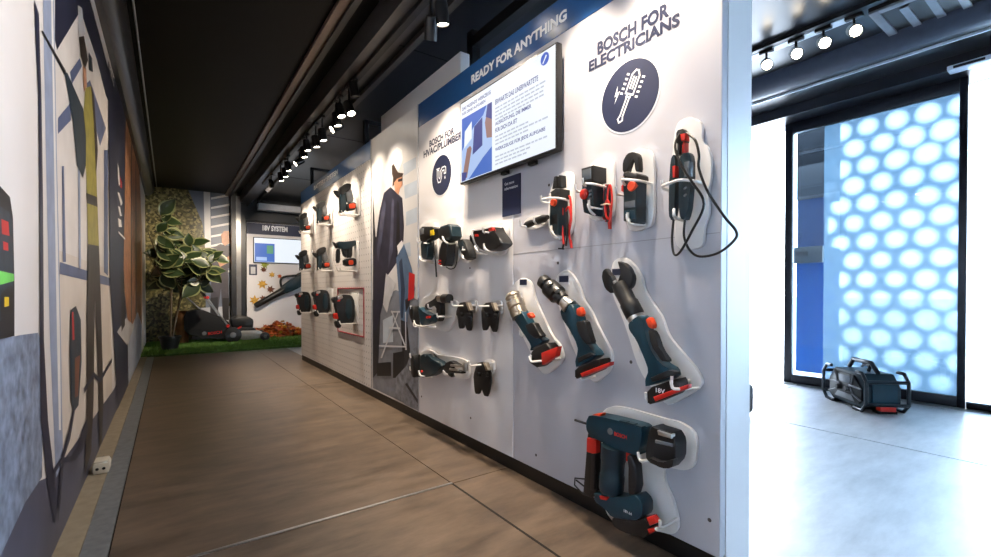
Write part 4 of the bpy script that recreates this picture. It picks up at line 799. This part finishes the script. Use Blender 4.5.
# ------------------------------------------------------------------ track lights
LENS = mat('lit_lamp_lens', (1, .9, .75), .3, emit=(1.0, .86, .66, 40.0))
SPOTM = mat('satin_black_spot', sr(38, 38, 40), .3, .3)
tr = thing('light_track', 'black ceiling light track above the display partition', 'light track', (1.0, 3.0, 2.2)); box('rail', .985, 1.02, .2, 6.6, 2.175, 2.2, BLACKM, tr)
def spot(loc, aim, label, group, watts, lit=True, cone=70, color=(1, .84, .66), topz=2.18, r=.030, L=.10):
    loc = Vector(loc); d = (Vector(aim)-loc).normalized()
    t = thing('track_spotlight', label, 'spotlight', (loc.x, loc.y, topz), group)
    back = loc - d*L
    lathe('lamp_body', back, loc, [(0, r*.55), (.06, r*.9), (.2, r), (1, r), (1, r*.86), (.93, r*.86)], SPOTM, t, 18)
    lathe('lamp_lens', loc - d*.012, loc - d*.006, [(0, r*.84), (1, r*.84)], LENS if lit else mat('unlit_lens', sr(120, 118, 112), .15), t, 18)
    mid = back + d*L*.45; tube('lamp_arm', [(mid.x-.0, mid.y, topz-.005), (mid.x, mid.y, mid.z)], .007, SPOTM, t, 8); box('track_adapter', mid.x-.015, mid.x+.015, mid.y-.04, mid.y+.04, topz-.02, topz, SPOTM, t, .003)
    if lit and watts:
        li = bpy.data.lights.new('spotlight_beam', 'SPOT'); li.energy = watts; li.color = color; li.spot_size = math.radians(cone); li.spot_blend = .75; li.shadow_soft_size = .022
        lo = bpy.data.objects.new('spotlight_beam', li); C.objects.link(lo); lo.location = loc + d*.004
        lo.rotation_euler = d.to_track_quat('-Z', 'Y').to_euler(); lo.parent = t; lo.matrix_parent_inverse = Matrix.Translation(-Vector(t.location))
G = 'display track spotlights'
order = ['first', 'second', 'third', 'fourth', 'fifth', 'sixth', 'seventh', 'eighth', 'ninth', 'tenth', 'eleventh', 'twelfth', 'thirteenth', 'fourteenth', 'fifteenth']
SP = [(5.40, 1.99, 1), (5.18, 1.99, 1), (5.03, 2.02, 1), (4.75, 2.03, 0), (4.36, 2.0, 1), (4.24, 2.03, 1), (3.94, 1.985, 1), (3.74, 1.985, 1), (3.52, 2.01, 0), (3.36, 1.99, 1), (3.27, 2.03, 1), (3.06, 1.985, 1), (2.98, 2.07, 0)]
for k, (y, z, on) in enumerate(SP):
    spot((1.0, y, z), (WX, {3.06: 2.45, 3.27: 2.95}.get(y, y-.05), .72) if on or k > 10 else (LX, y-.1, 1.1), ('lit black track spotlight' if on else 'black track spotlight turned away') + ', %s from the far end of the display track' % order[k], G, TRACK_W*(.75 if on else MURAL_FILL_K), bool(on) or k < 11, 70 if on else 85)  # some turned-away heads also get an added fill beam on the printed wall
spot((1.0, 1.80, 1.985), (WX, 1.95, .75), 'lit silver-black track spotlight above the blue header, pointing down', G, TRACK_W*1.1)
spot((1.0, 1.92, 1.97), (WX, 2.5, .9), 'cylinder track spotlight turned away, beside the lit one above the blue header', G, TRACK_W*1.1)
spot((1.0, 1.58, 2.02), (WX, 1.45, .8), 'large track spotlight cut by the top edge of the picture', G, TRACK_W*1.1, True, r=.04, L=.12)
for y, lb in ((1.15, 'track spotlight above the electricians lettering, beyond the top edge'), (.85, 'track spotlight at the near end of the track, beyond the top edge')): spot((1.0, y, 2.06), (WX, y-.02, .7), lb, G, TRACK_W*1.1)
for y, lb in ((1.38, 'added fill spotlight turned to the printed wall, above the large screen'), (1.0, 'added fill spotlight turned to the printed wall, above the badge'), (.62, 'added fill spotlight turned to the printed wall, at the partition end')): spot((1.0, y, 2.06), (LX, y+.45, 1.3), lb, G, TRACK_W*MURAL_FILL_K, True, 90, (1, .93, .86))  # unseen spots, added to brighten the printed wall
spot((1.0, 6.3, 2.05), (.2, 8.2, .9), 'black track spotlight turned towards the potted plant', G, TRACK_W*2.4)
spot((1.0, 6.0, 2.05), (1.6, 8.5, 1.2), 'black track spotlight turned towards the far system panel', G, TRACK_W*2.4)
# right-hand track
tr2 = thing('light_track', 'black ceiling light track over the bright open area at right', 'light track', (3.0, 1.0, 2.3)); box('rail', 2.985, 3.02, -.6, 2.4, 2.295, 2.32, BLACKM, tr2); box('reflection_strip', 3.04, 3.10, .9, 2.4, 2.30, 2.318, mat('reflection_white', sr(225, 232, 240), .3), tr2)  # white strip beside the rail stands in for a bright ceiling reflection
for k, (y, z) in enumerate([(1.317, 2.187), (1.152, 2.186), (1.012, 2.188), (.87, 2.19)]):
    spot((3.0, y, z), (1.6, y-.75, 1.25), 'glowing ceiling spotlight at right, %s from the display wall end' % order[k], 'spotlights on the right track', RIGHT_W, True, 80, topz=2.3, r=.032)
# ceiling cassette
v0 = (3.1, .42); cv = thing('ceiling_vent', 'square ceiling air vent with grey frame at the top right', 'vent', (3.3, .6, 2.32))
box('vent_body', 3.08, 3.62, .30, .84, 2.30, 2.325, mat('vent_dark', sr(38, 36, 36), .4), cv)
GF = mat('vent_grey', sr(112, 116, 124), .35)
for x0, x1, y0, y1 in [(3.08, 3.62, .80, .84), (3.08, 3.62, .30, .34), (3.08, 3.12, .34, .80), (3.58, 3.62, .34, .80)]: box('vent_frame', x0, x1, y0, y1, 2.286, 2.301, GF, cv, .003)
for y in (.42, .52, .62, .72): box('vent_louvre', 3.16, 3.54, y-.025, y+.01, 2.289, 2.296, GF, cv)

# ------------------------------------------------------------------ right side: header, sliding door, outside
RX = 4.35
struct(prism('trim_11', [(3.55+.13*math.cos(a), FY0, 2.33-.10*math.sin(a)) for a in [math.pi*k/10 for k in range(11)]], (0, 6.0, 0), mat('blue_grey_soffit', sr(50, 56, 70), .65, spec=.25)))
struct(box('trim_12', 3.862, 3.874, FY0, 2.8, 2.305, 2.32, mat('white_line_profile', sr(225, 235, 248), .3)))
struct(box('door_header', 4.15, 4.55, FY0, 2.8, 2.235, 2.33, mat('door_header_dark', sr(24, 26, 34), .35)))
FRM = mat('anthracite_door_frame', sr(26, 29, 38), .35, .3)
d1 = thing('door_1', 'sliding glass door with a dark frame and frosted dot film', 'door', (RX, 1.2, 0)); d1['kind'] = 'structure'; del d1['category']
dl = onX(784, 300, RX).y; dli = onX(791.5, 300, RX).y; dr = onX(966, 300, RX).y; dri = onX(957.5, 300, RX).y
zt = 2.235; zti = onX(830, 124, RX).z; zbi = onX(870, 387, RX).z
box('stile', RX, RX+.045, dli, dl, .004, zt, FRM, d1, .003); box('stile', RX, RX+.045, dr, dri, .004, zt, FRM, d1, .003)
box('top_rail', RX, RX+.045, dri, dli, zti, zt, FRM, d1, .003); box('bottom_rail', RX, RX+.045, dri, dli, .004, .075, FRM, d1, .003)
def glass_mat():
    m = bpy.data.materials.new('clear_glass'); m.use_nodes = True; nt = m.node_tree; nt.nodes.remove(nt.nodes['Principled BSDF']); out = nt.nodes['Material Output']
    tr_ = nt.nodes.new('ShaderNodeBsdfTransparent'); tr_.inputs[0].default_value = (.80, .90, .97, 1); gl = nt.nodes.new('ShaderNodeBsdfGlossy'); gl.inputs['Roughness'].default_value = .02
    fr_ = nt.nodes.new('ShaderNodeFresnel'); fr_.inputs[0].default_value = 1.6; mx = nt.nodes.new('ShaderNodeMixShader')
    nt.links.new(fr_.outputs[0], mx.inputs[0]); nt.links.new(tr_.outputs[0], mx.inputs[1]); nt.links.new(gl.outputs[0], mx.inputs[2]); nt.links.new(mx.outputs[0], out.inputs[0]); return m
def film_mat():
    m = bpy.data.materials.new('frosted_dot_film'); m.use_nodes = True; nt = m.node_tree; nt.nodes.remove(nt.nodes['Principled BSDF']); out = nt.nodes['Material Output']
    tc = nt.nodes.new('ShaderNodeTexCoord'); sx = nt.nodes.new('ShaderNodeSeparateXYZ'); nt.links.new(tc.outputs['Object'], sx.inputs[0])
    def M(op, a, b_=None):
        n = nt.nodes.new('ShaderNodeMath'); n.operation = op
        for i, v in enumerate((a, b_)):
            if v is None: continue
            if isinstance(v, (int, float)): n.inputs[i].default_value = v
            else: nt.links.new(v, n.inputs[i])
        return n.outputs[0]
    def lat(o):
        u = M('MULTIPLY', M('SUBTRACT', M('FRACT', M('ADD', M('DIVIDE', sx.outputs[1], .17), o)), .5), .17)
        v = M('MULTIPLY', M('SUBTRACT', M('FRACT', M('ADD', M('DIVIDE', sx.outputs[2], .2944), o)), .5), .2944)
        return M('SQRT', M('ADD', M('MULTIPLY', u, u), M('MULTIPLY', v, v)))
    d = M('MINIMUM', lat(0), lat(.5))
    nz = nt.nodes.new('ShaderNodeTexNoise'); nz.inputs['Scale'].default_value = 2.4; nt.links.new(tc.outputs['Object'], nz.inputs['Vector'])
    d = M('ADD', d, M('MULTIPLY', M('SUBTRACT', nz.outputs['Fac'], .5), .05))
    mr = nt.nodes.new('ShaderNodeMapRange'); mr.interpolation_type = 'SMOOTHSTEP'; mr.inputs['From Min'].default_value = .036; mr.inputs['From Max'].default_value = .088; mr.inputs['To Min'].default_value = .90; mr.inputs['To Max'].default_value = 1.0
    nt.links.new(d, mr.inputs['Value'])
    tl = nt.nodes.new('ShaderNodeBsdfTranslucent'); tl.inputs[0].default_value = (.050, .074, .094, 1); df = nt.nodes.new('ShaderNodeBsdfDiffuse'); df.inputs[0].default_value = (.20, .30, .40, 1)
    m1 = nt.nodes.new('ShaderNodeMixShader'); m1.inputs[0].default_value = .35; nt.links.new(tl.outputs[0], m1.inputs[1]); nt.links.new(df.outputs[0], m1.inputs[2])
    tr_ = nt.nodes.new('ShaderNodeBsdfTransparent'); tr_.inputs[0].default_value = (.85, .93, 1, 1)
    m2 = nt.nodes.new('ShaderNodeMixShader'); nt.links.new(mr.outputs[0], m2.inputs[0]); nt.links.new(tr_.outputs[0], m2.inputs[1]); nt.links.new(m1.outputs[0], m2.inputs[2])
    nt.links.new(m2.outputs[0], out.inputs[0]); return m
GLASS = glass_mat()
box('glass_pane', RX+.018, RX+.026, dri, dli, .075, zti, GLASS, d1)
fl = onX(822, 300, RX).y; mk('frosted_film', [(RX+.0275, dri, .072), (RX+.0275, fl, .072), (RX+.0275, fl, zti+.003), (RX+.0275, dri, zti+.003)], [(0, 1, 2, 3)], film_mat(), d1)
d2 = thing('window_1', 'clear fixed glass pane at the right edge of the picture', 'window', (RX, 0, 0)); d2['kind'] = 'structure'; del d2['category']
box('glass_pane', RX+.03, RX+.036, -2.95, dr-.004, .05, 2.2, GLASS, d2); box('bottom_rail', RX+.005, RX+.05, -2.95, dr-.004, .004, .05, FRM, d2, .003); box('stile', RX+.005, RX+.05, -3.0, -2.95, .004, 2.235, FRM, d2)
sn = onX(975, 77, 4.14); ss = thing('door_sensor', 'slim white motion sensor bar above the sliding door', 'sensor', (4.14, .6, 2.24)); box('sensor_body', 4.06, 4.15, .50, .70, 2.205, 2.235, mat('sensor_white', sr(205, 215, 228), .3), ss, .004); box('sensor_window', 4.055, 4.061, .53, .67, 2.21, 2.225, BLACKM, ss)
struct(box('wall_right', 4.3, 4.6, 2.62, 8.65, -.05, 2.42, mat('right_wall', sr(200, 202, 206), .5)))
struct(box('wall_right_near', 4.3, 4.6, FY0, -3.0, -.05, 2.42, mat('right_wall', sr(200, 202, 206), .5)))
struct(box('wall_near', -.45, 4.6, FY0-.1, FY0, -.05, 2.42, mat('near_wall', sr(215, 215, 218), .5)))
struct(box('ground', 4.62, 60, -40, 50, -.14, -.02, mat('pale_pavement', sr(205, 208, 212), .8, var=.05, scale=2)))
# outdoor counter seen through the clear strip of the door
ko = thing('info_kiosk', 'blue outdoor kiosk with screen seen through the clear strip of the door', 'kiosk', (5.3, 1.95, -.02))
ky0 = onX(824, 300, 5.2).y; ky1 = onX(796, 300, 5.2).y
def kz(y): return onX(808, y, 5.2).z
box('blue_base', 5.2, 5.6, ky0, ky1, -.02, kz(263), mat('kiosk_blue', (.004, .045, .16), .6, spec=.05), ko); box('counter', 5.15, 5.62, ky0, ky1+.02, kz(263), kz(247), mat('kiosk_white', (.03, .037, .042), .6, spec=.1), ko, .004)
box('screen', 5.22, 5.3, ky0, ky1, kz(247), kz(199), mat('kiosk_screen', (.01, .015, .03), .3, emit=(.02, .08, .3, .5), var=.5, scale=12), ko); box('fascia', 5.2, 5.6, ky0, ky1, kz(199), kz(165), mat('kiosk_grey', (.01, .013, .018), .5), ko); box('canopy', 5.2, 5.6, ky0, ky1, kz(165), 2.9, mat('kiosk_dark', (.002, .003, .005), .5, spec=.1), ko)
box('handset', 5.14, 5.2, ky1-.12, ky1-.02, kz(256), kz(252), BLACKM, ko)
# dark object at the end of the partition
dk = thing('tool_case', 'edge of a black rounded case peeking out behind the display wall end', 'case', (3.0, 1.45, 0)); box('case_body', 2.80, 3.05, 1.40, 1.75, .012, .20, BLACK, dk, .03, 3); box('case_foot', 2.8, 2.98, 1.44, 1.7, 0, .014, BLACK, dk)

# ------------------------------------------------------------------ jobsite radio
aL = Vector((-.68, -.73, 0)).normalized(); nF = Vector((-.73, .68, 0)).normalized()
rc = onZ(866, 414, 0); RL, RD, RH = .43, .25, .25
ro = rc - aL*(RL/2 + .02) - nF*(RD/2)
t = thing('jobsite_radio', 'teal and black jobsite radio with roll cage standing by the glass door', 'radio', (ro.x, ro.y, 0), None, True)
t.scale = (.92, .92, .98); t.rotation_euler = (0, 0, math.atan2(aL.y, aL.x))          # local x = length towards the camera end, local -y = front face
s_ = -1 if (Matrix.Rotation(t.rotation_euler[2], 3, 'Z') @ Vector((0, -1, 0))).dot(nF) < 0 else 1
def L_(x, y, z): return (x, y*s_, z)
octo = [(-.22, .05), (-.17, .015), (.17, .015), (.22, .05), (.22, .17), (.15, .25), (-.15, .25), (-.22, .17)]
prism('body', [L_(x, -.115, z) for x, z in octo], Vector(L_(0, .23, 0)), TEALD, t, .015, 2, True)
prism('front_panel', [L_(x, -.128, z) for x, z in [(-.19, .07), (-.15, .04), (.15, .04), (.19, .07), (.19, .15), (.10, .23), (-.10, .23), (-.19, .15)]], Vector(L_(0, .02, 0)), BLACK, t, .006)
prism('display', [L_(x, -.131, z) for x, z in [(-.06, .165), (.06, .165), (.075, .215), (-.075, .215)]], Vector(L_(0, .01, 0)), SCREENDARK, t, .002)
prism('trim_plate', [L_(x, -.131, z) for x, z in [(-.12, .05), (.12, .05), (.08, .09), (-.08, .09)]], Vector(L_(0, .01, 0)), GREY, t, .002)
for x in (-.05, .05): lathe('knob', L_(x, -.125, .125), L_(x, -.158, .125), [(0, .02), (.8, .02), (1, .016)], BLACK, t, 14)
for sx_ in (-1, 1):
    for pts in ([(.19, .15), (.06, .155)], [(.19, .07), (.10, .1), (.06, .15)], [(.10, .235), (.085, .16)]):
        tube('front_rib', [L_(sx_*x, -.132, z) for x, z in pts], .006, GREY, t, 6)
CAGE = mat('cage_metal_dark', sr(52, 58, 64), .3, .6)
for sx_ in (-1, 1):
    for y in (-.135, .135):
        tube('cage_bar', [L_(sx_*.15, y, .262), L_(sx_*.21, y, .262), L_(sx_*.255, y, .21), L_(sx_*.255, y, .06), L_(sx_*.21, y, .012), L_(sx_*.12, y, .012)], .012, CAGE, t, 8)
    for z, x in ((.21, .255), (.06, .255)): tube('cage_crossbar', [L_(sx_*x, -.135, z), L_(sx_*x, .135, z)], .012, CAGE, t, 8)
    tube('cage_foot', [L_(sx_*.12, -.135, .012), L_(sx_*.12, .135, .012)], .012, CAGE, t, 8)
    prism('side_speaker', [L_(sx_*.222, y, z) for y, z in [(-.08, .06), (.08, .06), (.08, .2), (-.08, .2)]], Vector(L_(sx_*.012, 0, 0)), TEAL, t)
tube('handle', [L_(-.16, 0, .255), L_(-.11, 0, .315), L_(.09, 0, .315), L_(.16, 0, .255)], .016, CAGE, t, 8); tube('handle_strut', [L_(.06, 0, .255), L_(.09, 0, .315)], .012, CAGE, t, 8)
bq = prism('battery', [L_(x, -.05, z) for x, z in [(.215, .02), (.265, .02), (.265, .05), (.215, .05)]], Vector(L_(0, .10, 0)), RED, t, .004)
prism('battery_base', [L_(x, -.06, z) for x, z in [(.20, .004), (.262, .004), (.262, .021), (.20, .021)]], Vector(L_(0, .12, 0)), BLACK, bq)

# ------------------------------------------------------------------ socket adapter on the floor strip
p = onZ(101, 472, .01); t = thing('socket_adapter', 'small white power socket adapter lying on the strip along the printed wall', 'socket', (p.x, p.y, .01))
box('housing', p.x-.025, p.x+.03, p.y-.03, p.y+.06, .010, .055, mat('ivory_plastic', sr(215, 208, 192), .45), t, .008); box('upper_shell', p.x-.022, p.x+.027, p.y-.022, p.y+.05, .05, .064, mat('ivory_plastic', sr(215, 208, 192), .45), t, .006)
for dx in (-.01, .012): lathe('socket_hole', (p.x+dx, p.y-.0295, .033), (p.x+dx, p.y-.0315, .033), [(0, .006), (1, .006)], BLACKM, t, 10)
tube('plug', [(p.x, p.y+.06, .035), (p.x, p.y+.09, .04), (p.x-.01, p.y+.11, .03)], .014, BLACKM, t, 8)

# ------------------------------------------------------------------ potted plant
LG = mat('leaf_green', sr(40, 56, 30), .35, var=.3, scale=9); LCR = mat('leaf_cream_edge', sr(128, 132, 84), .4, var=.12, scale=9); BARK = mat('plant_bark', sr(92, 80, 62), .8, var=.25)
pp = onZ(168.5, 349, .02); PX, PY = pp.x, 7.32
PX = onY(170, 345, PY).x
plant = thing('potted_plant', 'tall variegated rubber plant in a black pot on the artificial lawn', 'plant', (PX, PY, .02))
zpot = onY(169, 336, PY).z
lathe('pot', (PX, PY, .02), (PX, PY, zpot), [(0, .085), (.85, .115), (.86, .125), (1, .125), (1, .11), (.9, .108)], mat('black_pot', sr(24, 25, 27), .5), plant, 24)
lathe('soil', (PX, PY, zpot-.03), (PX, PY, zpot-.015), [(0, .107), (1, .107)], mat('soil', sr(48, 36, 26), .95, bump=.5), plant, 20)
def leaf_mesh(L, W):
    rows = 7; V = []; Fs = []; fm = []
    for i in range(rows):
        t_ = i/(rows-1); w = W*math.sin(math.pi*min(.97, max(.03, t_**.85)))*(1 if i not in (0, rows-1) else .05)
        for k, f_ in enumerate((-1, -.76, 0, .76, 1)): V.append((L*t_, w*f_, .12*L*(abs(f_)**2)*.35 - .16*L*t_*t_))
    for i in range(rows-1):
        for k in range(4): Fs.append((i*5+k, i*5+k+1, (i+1)*5+k+1, (i+1)*5+k)); fm.append(1 if k in (0, 3) else 0)
    me = bpy.data.meshes.new('leaf'); me.from_pydata(V, [], Fs); me.materials.append(LG); me.materials.append(LCR); me.polygons.foreach_set('material_index', fm); me.polygons.foreach_set('use_smooth', [True]*len(Fs)); return me
LM = [leaf_mesh(.25, .085), leaf_mesh(.22, .08), leaf_mesh(.17, .06)]
for dx_, yt, dz_ in ((.02, 285, 0), (.12, 296, .02)):
    tube('stem', [(PX+dx_*.2, PY, zpot-.03), (PX+dx_*.6, PY+.01, zpot+.25), (PX+dx_, PY+.02, onY(170, yt, PY).z)], .013, BARK, plant, 8, 4)
tips = [(160, 215), (148, 232), (153, 246), (146, 252), (165, 250), (176, 246), (190, 244), (204, 250), (214, 254), (183, 256), (170, 262), (158, 266), (199, 262), (210, 266), (150, 272), (190, 272), (176, 276), (163, 280), (203, 280)]
for k, (x, y) in enumerate(tips):
    yo = PY + random.uniform(-.16, .2); e = onY(x, y, yo); st = Vector((PX+random.uniform(-.03, .03), PY+random.uniform(-.03, .03), zpot-.02))
    md = Vector((PX+(.02 if x < 176 else .12), PY+.02, onY(170, 292 if x < 176 else 300, PY).z)); md = md.lerp(e, .25)
    tube('twig', [md.lerp(e, -.33), md, e], .0055, BARK, plant, 6, 4)
    a0 = random.uniform(0, 6.28)
    for j in range(6):
        lo = bpy.data.objects.new('leaf', LM[(k+j) % 3]); C.objects.link(lo); lo.parent = plant; lo.matrix_parent_inverse = Matrix.Translation(-Vector(plant.location))
        q = e.lerp(md, j*.07); az = a0 + j*1.25 + random.uniform(-.3, .3)
        if q.x < LX+.24: q.x = max(q.x, LX+.17); az = random.uniform(-1.3, 1.3)
        dx = Vector((math.cos(az), random.uniform(-.45, .25), math.sin(az)*.8+.15)).normalized()
        nz_ = Vector((random.uniform(-.35, .35), -1, random.uniform(.1, .9))); nz_ = (nz_ - dx*nz_.dot(dx)).normalized(); dy_ = nz_.cross(dx)
        M_ = Matrix((dx, dy_, nz_)).transposed().to_4x4(); sc = random.uniform(.85, 1.15)
        lo.matrix_basis = Matrix.Translation(q) @ M_ @ Matrix.Scale(sc, 4)
# wooden stump and pot behind it
sx0 = onY(177, 338, 8.1).x; sx1 = onY(187, 338, 8.1).x
st = thing('wooden_stump', 'upright brown log stump behind the potted plant', 'log', ((sx0+sx1)/2, 8.15, .02)); zc = onY(180, 311, 8.1).z
lathe('trunk', ((sx0+sx1)/2, 8.15, .02), ((sx0+sx1)/2, 8.15, zc), [(0, .085), (.3, .08), (.7, .082), (1, .08)], mat('log_bark', sr(136, 92, 50), .7, var=.3, scale=14, bump=.4), st, 18); lathe('cut_top', ((sx0+sx1)/2, 8.15, zc), ((sx0+sx1)/2, 8.15, zc+.004), [(0, .078), (1, .077)], mat('cut_wood', sr(190, 148, 96), .7), st, 18)

# ------------------------------------------------------------------ lawn mower (long axis across the corridor)
MY = 7.78
def my(x, y, dy=0): p = onY(x, y, MY+dy); return Vector((p.x, MY+dy, p.z))
mw = thing('lawn_mower', 'black cordless lawn mower with grass bag standing on the lawn', 'lawn mower', (my(240, 342).x, MY, .02))
def mslab(nm, pts, y0, y1, m, parent, bev=.01, rnd=1):
    P = [my(x, y) for x, y in chaikin(pts, rnd)]; return prism(nm, [(p.x, MY+y0, p.z) for p in P], (0, y1-y0, 0), m, parent, bev, 2, True)
BAG = mat('black_bag_fabric', sr(22, 23, 26), .8, bump=.3, bscale=60)
bag = mslab('grass_bag', [(184, 313), (200, 309), (228, 320), (233, 329), (231, 340), (206, 338), (185, 335)], .02, .44, BAG, mw, .02)
a_ = my(208, 335.3); b2 = my(222, 330.5); text('bag_lettering', 'BOSCH', (a_.x, MY+.02, a_.z), (1, 0, .10), (0, 0, 1), b2.x-a_.x, .042, RED, bag, bold=.02, depth=.002, nrm=(0, -1, 0)); c = my(204.5, 333.5); lathe('bag_badge', (c.x, MY+.0215, c.z), (c.x, MY+.018, c.z), [(0, .028), (1, .028)], GREY, bag, 16)
mslab('deck', [(238, 331), (262, 330.5), (264, 338), (240, 341)], .03, .42, mat('deck_silver', sr(168, 166, 160), .35, .5), mw, .012)
mslab('motor_cover', [(231, 320), (238, 316.5), (250, 317), (254.5, 320), (254, 329), (248, 331.5), (234, 331)], .06, .40, BLACK, mw, .03); mslab('cover_lip', [(236, 328), (254, 327.5), (258, 331), (238, 332)], .05, .41, BLACK, mw, .01); mslab('cover_latch', [(237, 328.5), (242, 326), (242, 327.6), (237.5, 330)], .045, .1, RED, mw, .002, 0)
def wheel(x, y, r, y0, y1):
    c = my(x, y); w = lathe('wheel', (c.x, MY+y0, c.z), (c.x, MY+y1, c.z), [(0, r*.82), (.1, r), (.9, r), (1, r*.82)], BLACK, mw, 24); lathe('hub_cap', (c.x, MY+y0-.006, c.z), (c.x, MY+y0+.004, c.z), [(0, r*.3), (1, r*.42)], GREY, w, 14)
wr = my(233, 335).z - .02; wr2 = my(265, 336.5).z-.02
wheel(233, 335, wr, -.02, .04); wheel(265, 336.3, wr2, -.02, .04); wheel(233, 335, wr, .42, .48); wheel(265, 336.3, wr2, .42, .48)
for y in (.02, .44):
    tube('lower_handle', [my(229, 327)+Vector((0, y, 0)), my(208, 299)+Vector((0, y, 0))], .012, CHROME, mw, 8); tube('upper_handle', [my(208, 299)+Vector((0, y, 0)), my(188, 274)+Vector((0, y, 0))], .013, BLACK, mw, 8)
    c = my(207.5, 297.5)+Vector((0, y, 0)); lathe('handle_knob', c+Vector((0, -.03, 0)), c+Vector((0, .02, 0)), [(0, .02), (.8, .026), (1, .02)], RED, mw, 12); c = my(228, 326)+Vector((0, y, 0)); lathe('handle_knob', c+Vector((0, -.03, 0)), c+Vector((0, .02, 0)), [(0, .02), (.8, .026), (1, .02)], RED, mw, 12)
tube('handle_bar', [my(188, 274)+Vector((0, .02, 0)), my(185, 270)+Vector((0, .1, 0)), my(185, 270)+Vector((0, .36, 0)), my(188, 274)+Vector((0, .44, 0))], .013, BLACK, mw, 8)
tube('bag_strut', [my(182, 293)+Vector((0, .1, 0)), my(200, 309)+Vector((0, .1, 0))], .01, CHROME, mw, 8)

# ------------------------------------------------------------------ leaf blower, autumn leaves, leaf heap
BY = FARY-.09
def by(x, y, d=0): p = onY(x, y, BY-d); return Vector((p.x, BY-d, p.z))
bl = thing('leaf_blower', 'teal and black leaf blower mounted slanting on the far white panel', 'leaf blower', tuple(by(275, 300)))
lathe('blow_tube', by(255, 306), by(284, 290), [(0, .036), (.03, .045), (.6, .05), (1, .062)], BLACK, bl, 18)
def bslab(nm, pts, y0, y1, m, parent, bev=.012): P = [by(x, y) for x, y in chaikin(pts, 1)]; return prism(nm, [(p.x, BY+y0, p.z) for p in P], (0, y1-y0, 0), m, parent, bev, 2, True)
bslab('motor_housing', [(280, 287), (290, 280), (302, 273), (308, 275), (308, 283), (294, 290), (284, 294)], -.06, .06, TEALD, bl, .02)
tube('handle', [by(282, 288), by(280.5, 281), by(284, 277), (by(295, 275.5)), by(303, 275)], .018, BLACK, bl, 8, 4); bslab('battery', [(296, 274), (304, 271), (306, 276), (298, 279)], -.04, .04, BLACK, bl, .008)
AUT = [mat('autumn_%s' % n, sr(*c), .6, var=.3, scale=30) for n, c in (('rust', (150, 66, 26)), ('orange', (196, 96, 34)), ('yellow', (206, 160, 60)), ('brown', (104, 56, 30)), ('green', (150, 160, 60)))]
def leafpoly(s_):
    P = []
    for k in range(14): a_ = 2*math.pi*k/14; r_ = s_*(1 if k % 2 == 0 else .52)*(.8+.2*math.cos(a_)); P.append((r_*math.cos(a_), r_*math.sin(a_)))
    return P
for k, (x, y, s_, c, ps) in enumerate([(264, 264.5, .05, 4, 'topmost, yellow-green'), (263.5, 270, .04, 3, 'brown, just under the yellow-green one'), (272.5, 275, .04, 2, 'golden, below the screen'), (280, 276, .03, 1, 'small orange, nearest the blower handle'), (262, 283.5, .06, 2, 'yellow-brown, above the nozzle'), (270, 289.5, .05, 3, 'dark brown, touching the blow tube'), (254.5, 301, .06, 2, 'yellow, at the nozzle mouth'), (263.5, 298.5, .04, 3, 'small rust one behind the nozzle')]):
    e = onY(x, y, FARY-.012); an = k*1.3
    V = [(e.x+u*math.cos(an)-v*math.sin(an), FARY-.012+.006*math.sin(i*1.7), e.z+u*math.sin(an)+v*math.cos(an)) for i, (u, v) in enumerate(leafpoly(s_*1.7))]
    tag(prism('autumn_leaf', V, (0, .003, 0), AUT[c]), 'autumn leaf on the far panel: ' + ps, 'leaf', 'autumn leaves on the far panel')
V = []; Fs = []; fm = []
h0 = onY(254, 333, 8.33).x
for i in range(900):
    x = h0 + random.random()*1.1; y = random.uniform(8.1, 8.47); prof_ = .14+.10*math.exp(-((x-h0-.25)/.25)**2)+.05*math.sin(x*9)
    z = .03 + random.random()**.6*prof_*(1-.5*abs((y-8.33)/.25)); a_ = random.uniform(0, 6.28); R_ = Matrix.Rotation(random.uniform(-1.1, 1.1), 3, 'X') @ Matrix.Rotation(a_, 3, 'Z')
    n = len(V); Q = leafpoly(random.uniform(.035, .06)); V += [R_ @ Vector((u, v, 0)) + Vector((x, y, z)) for u, v in Q]; Fs.append(tuple(range(n, n+len(Q)))); fm.append(random.choice([0, 0, 1, 1, 1, 3, 2]))
hp_ = mk('leaf_heap', V, Fs, None, None, None, AUT, fm); hp_['kind'] = 'stuff'; hp_['label'] = 'heap of rust and orange autumn leaves below the leaf blower'; hp_['category'] = 'leaves'

for o in bpy.data.objects:
    if '_w' in o: del o['_w']
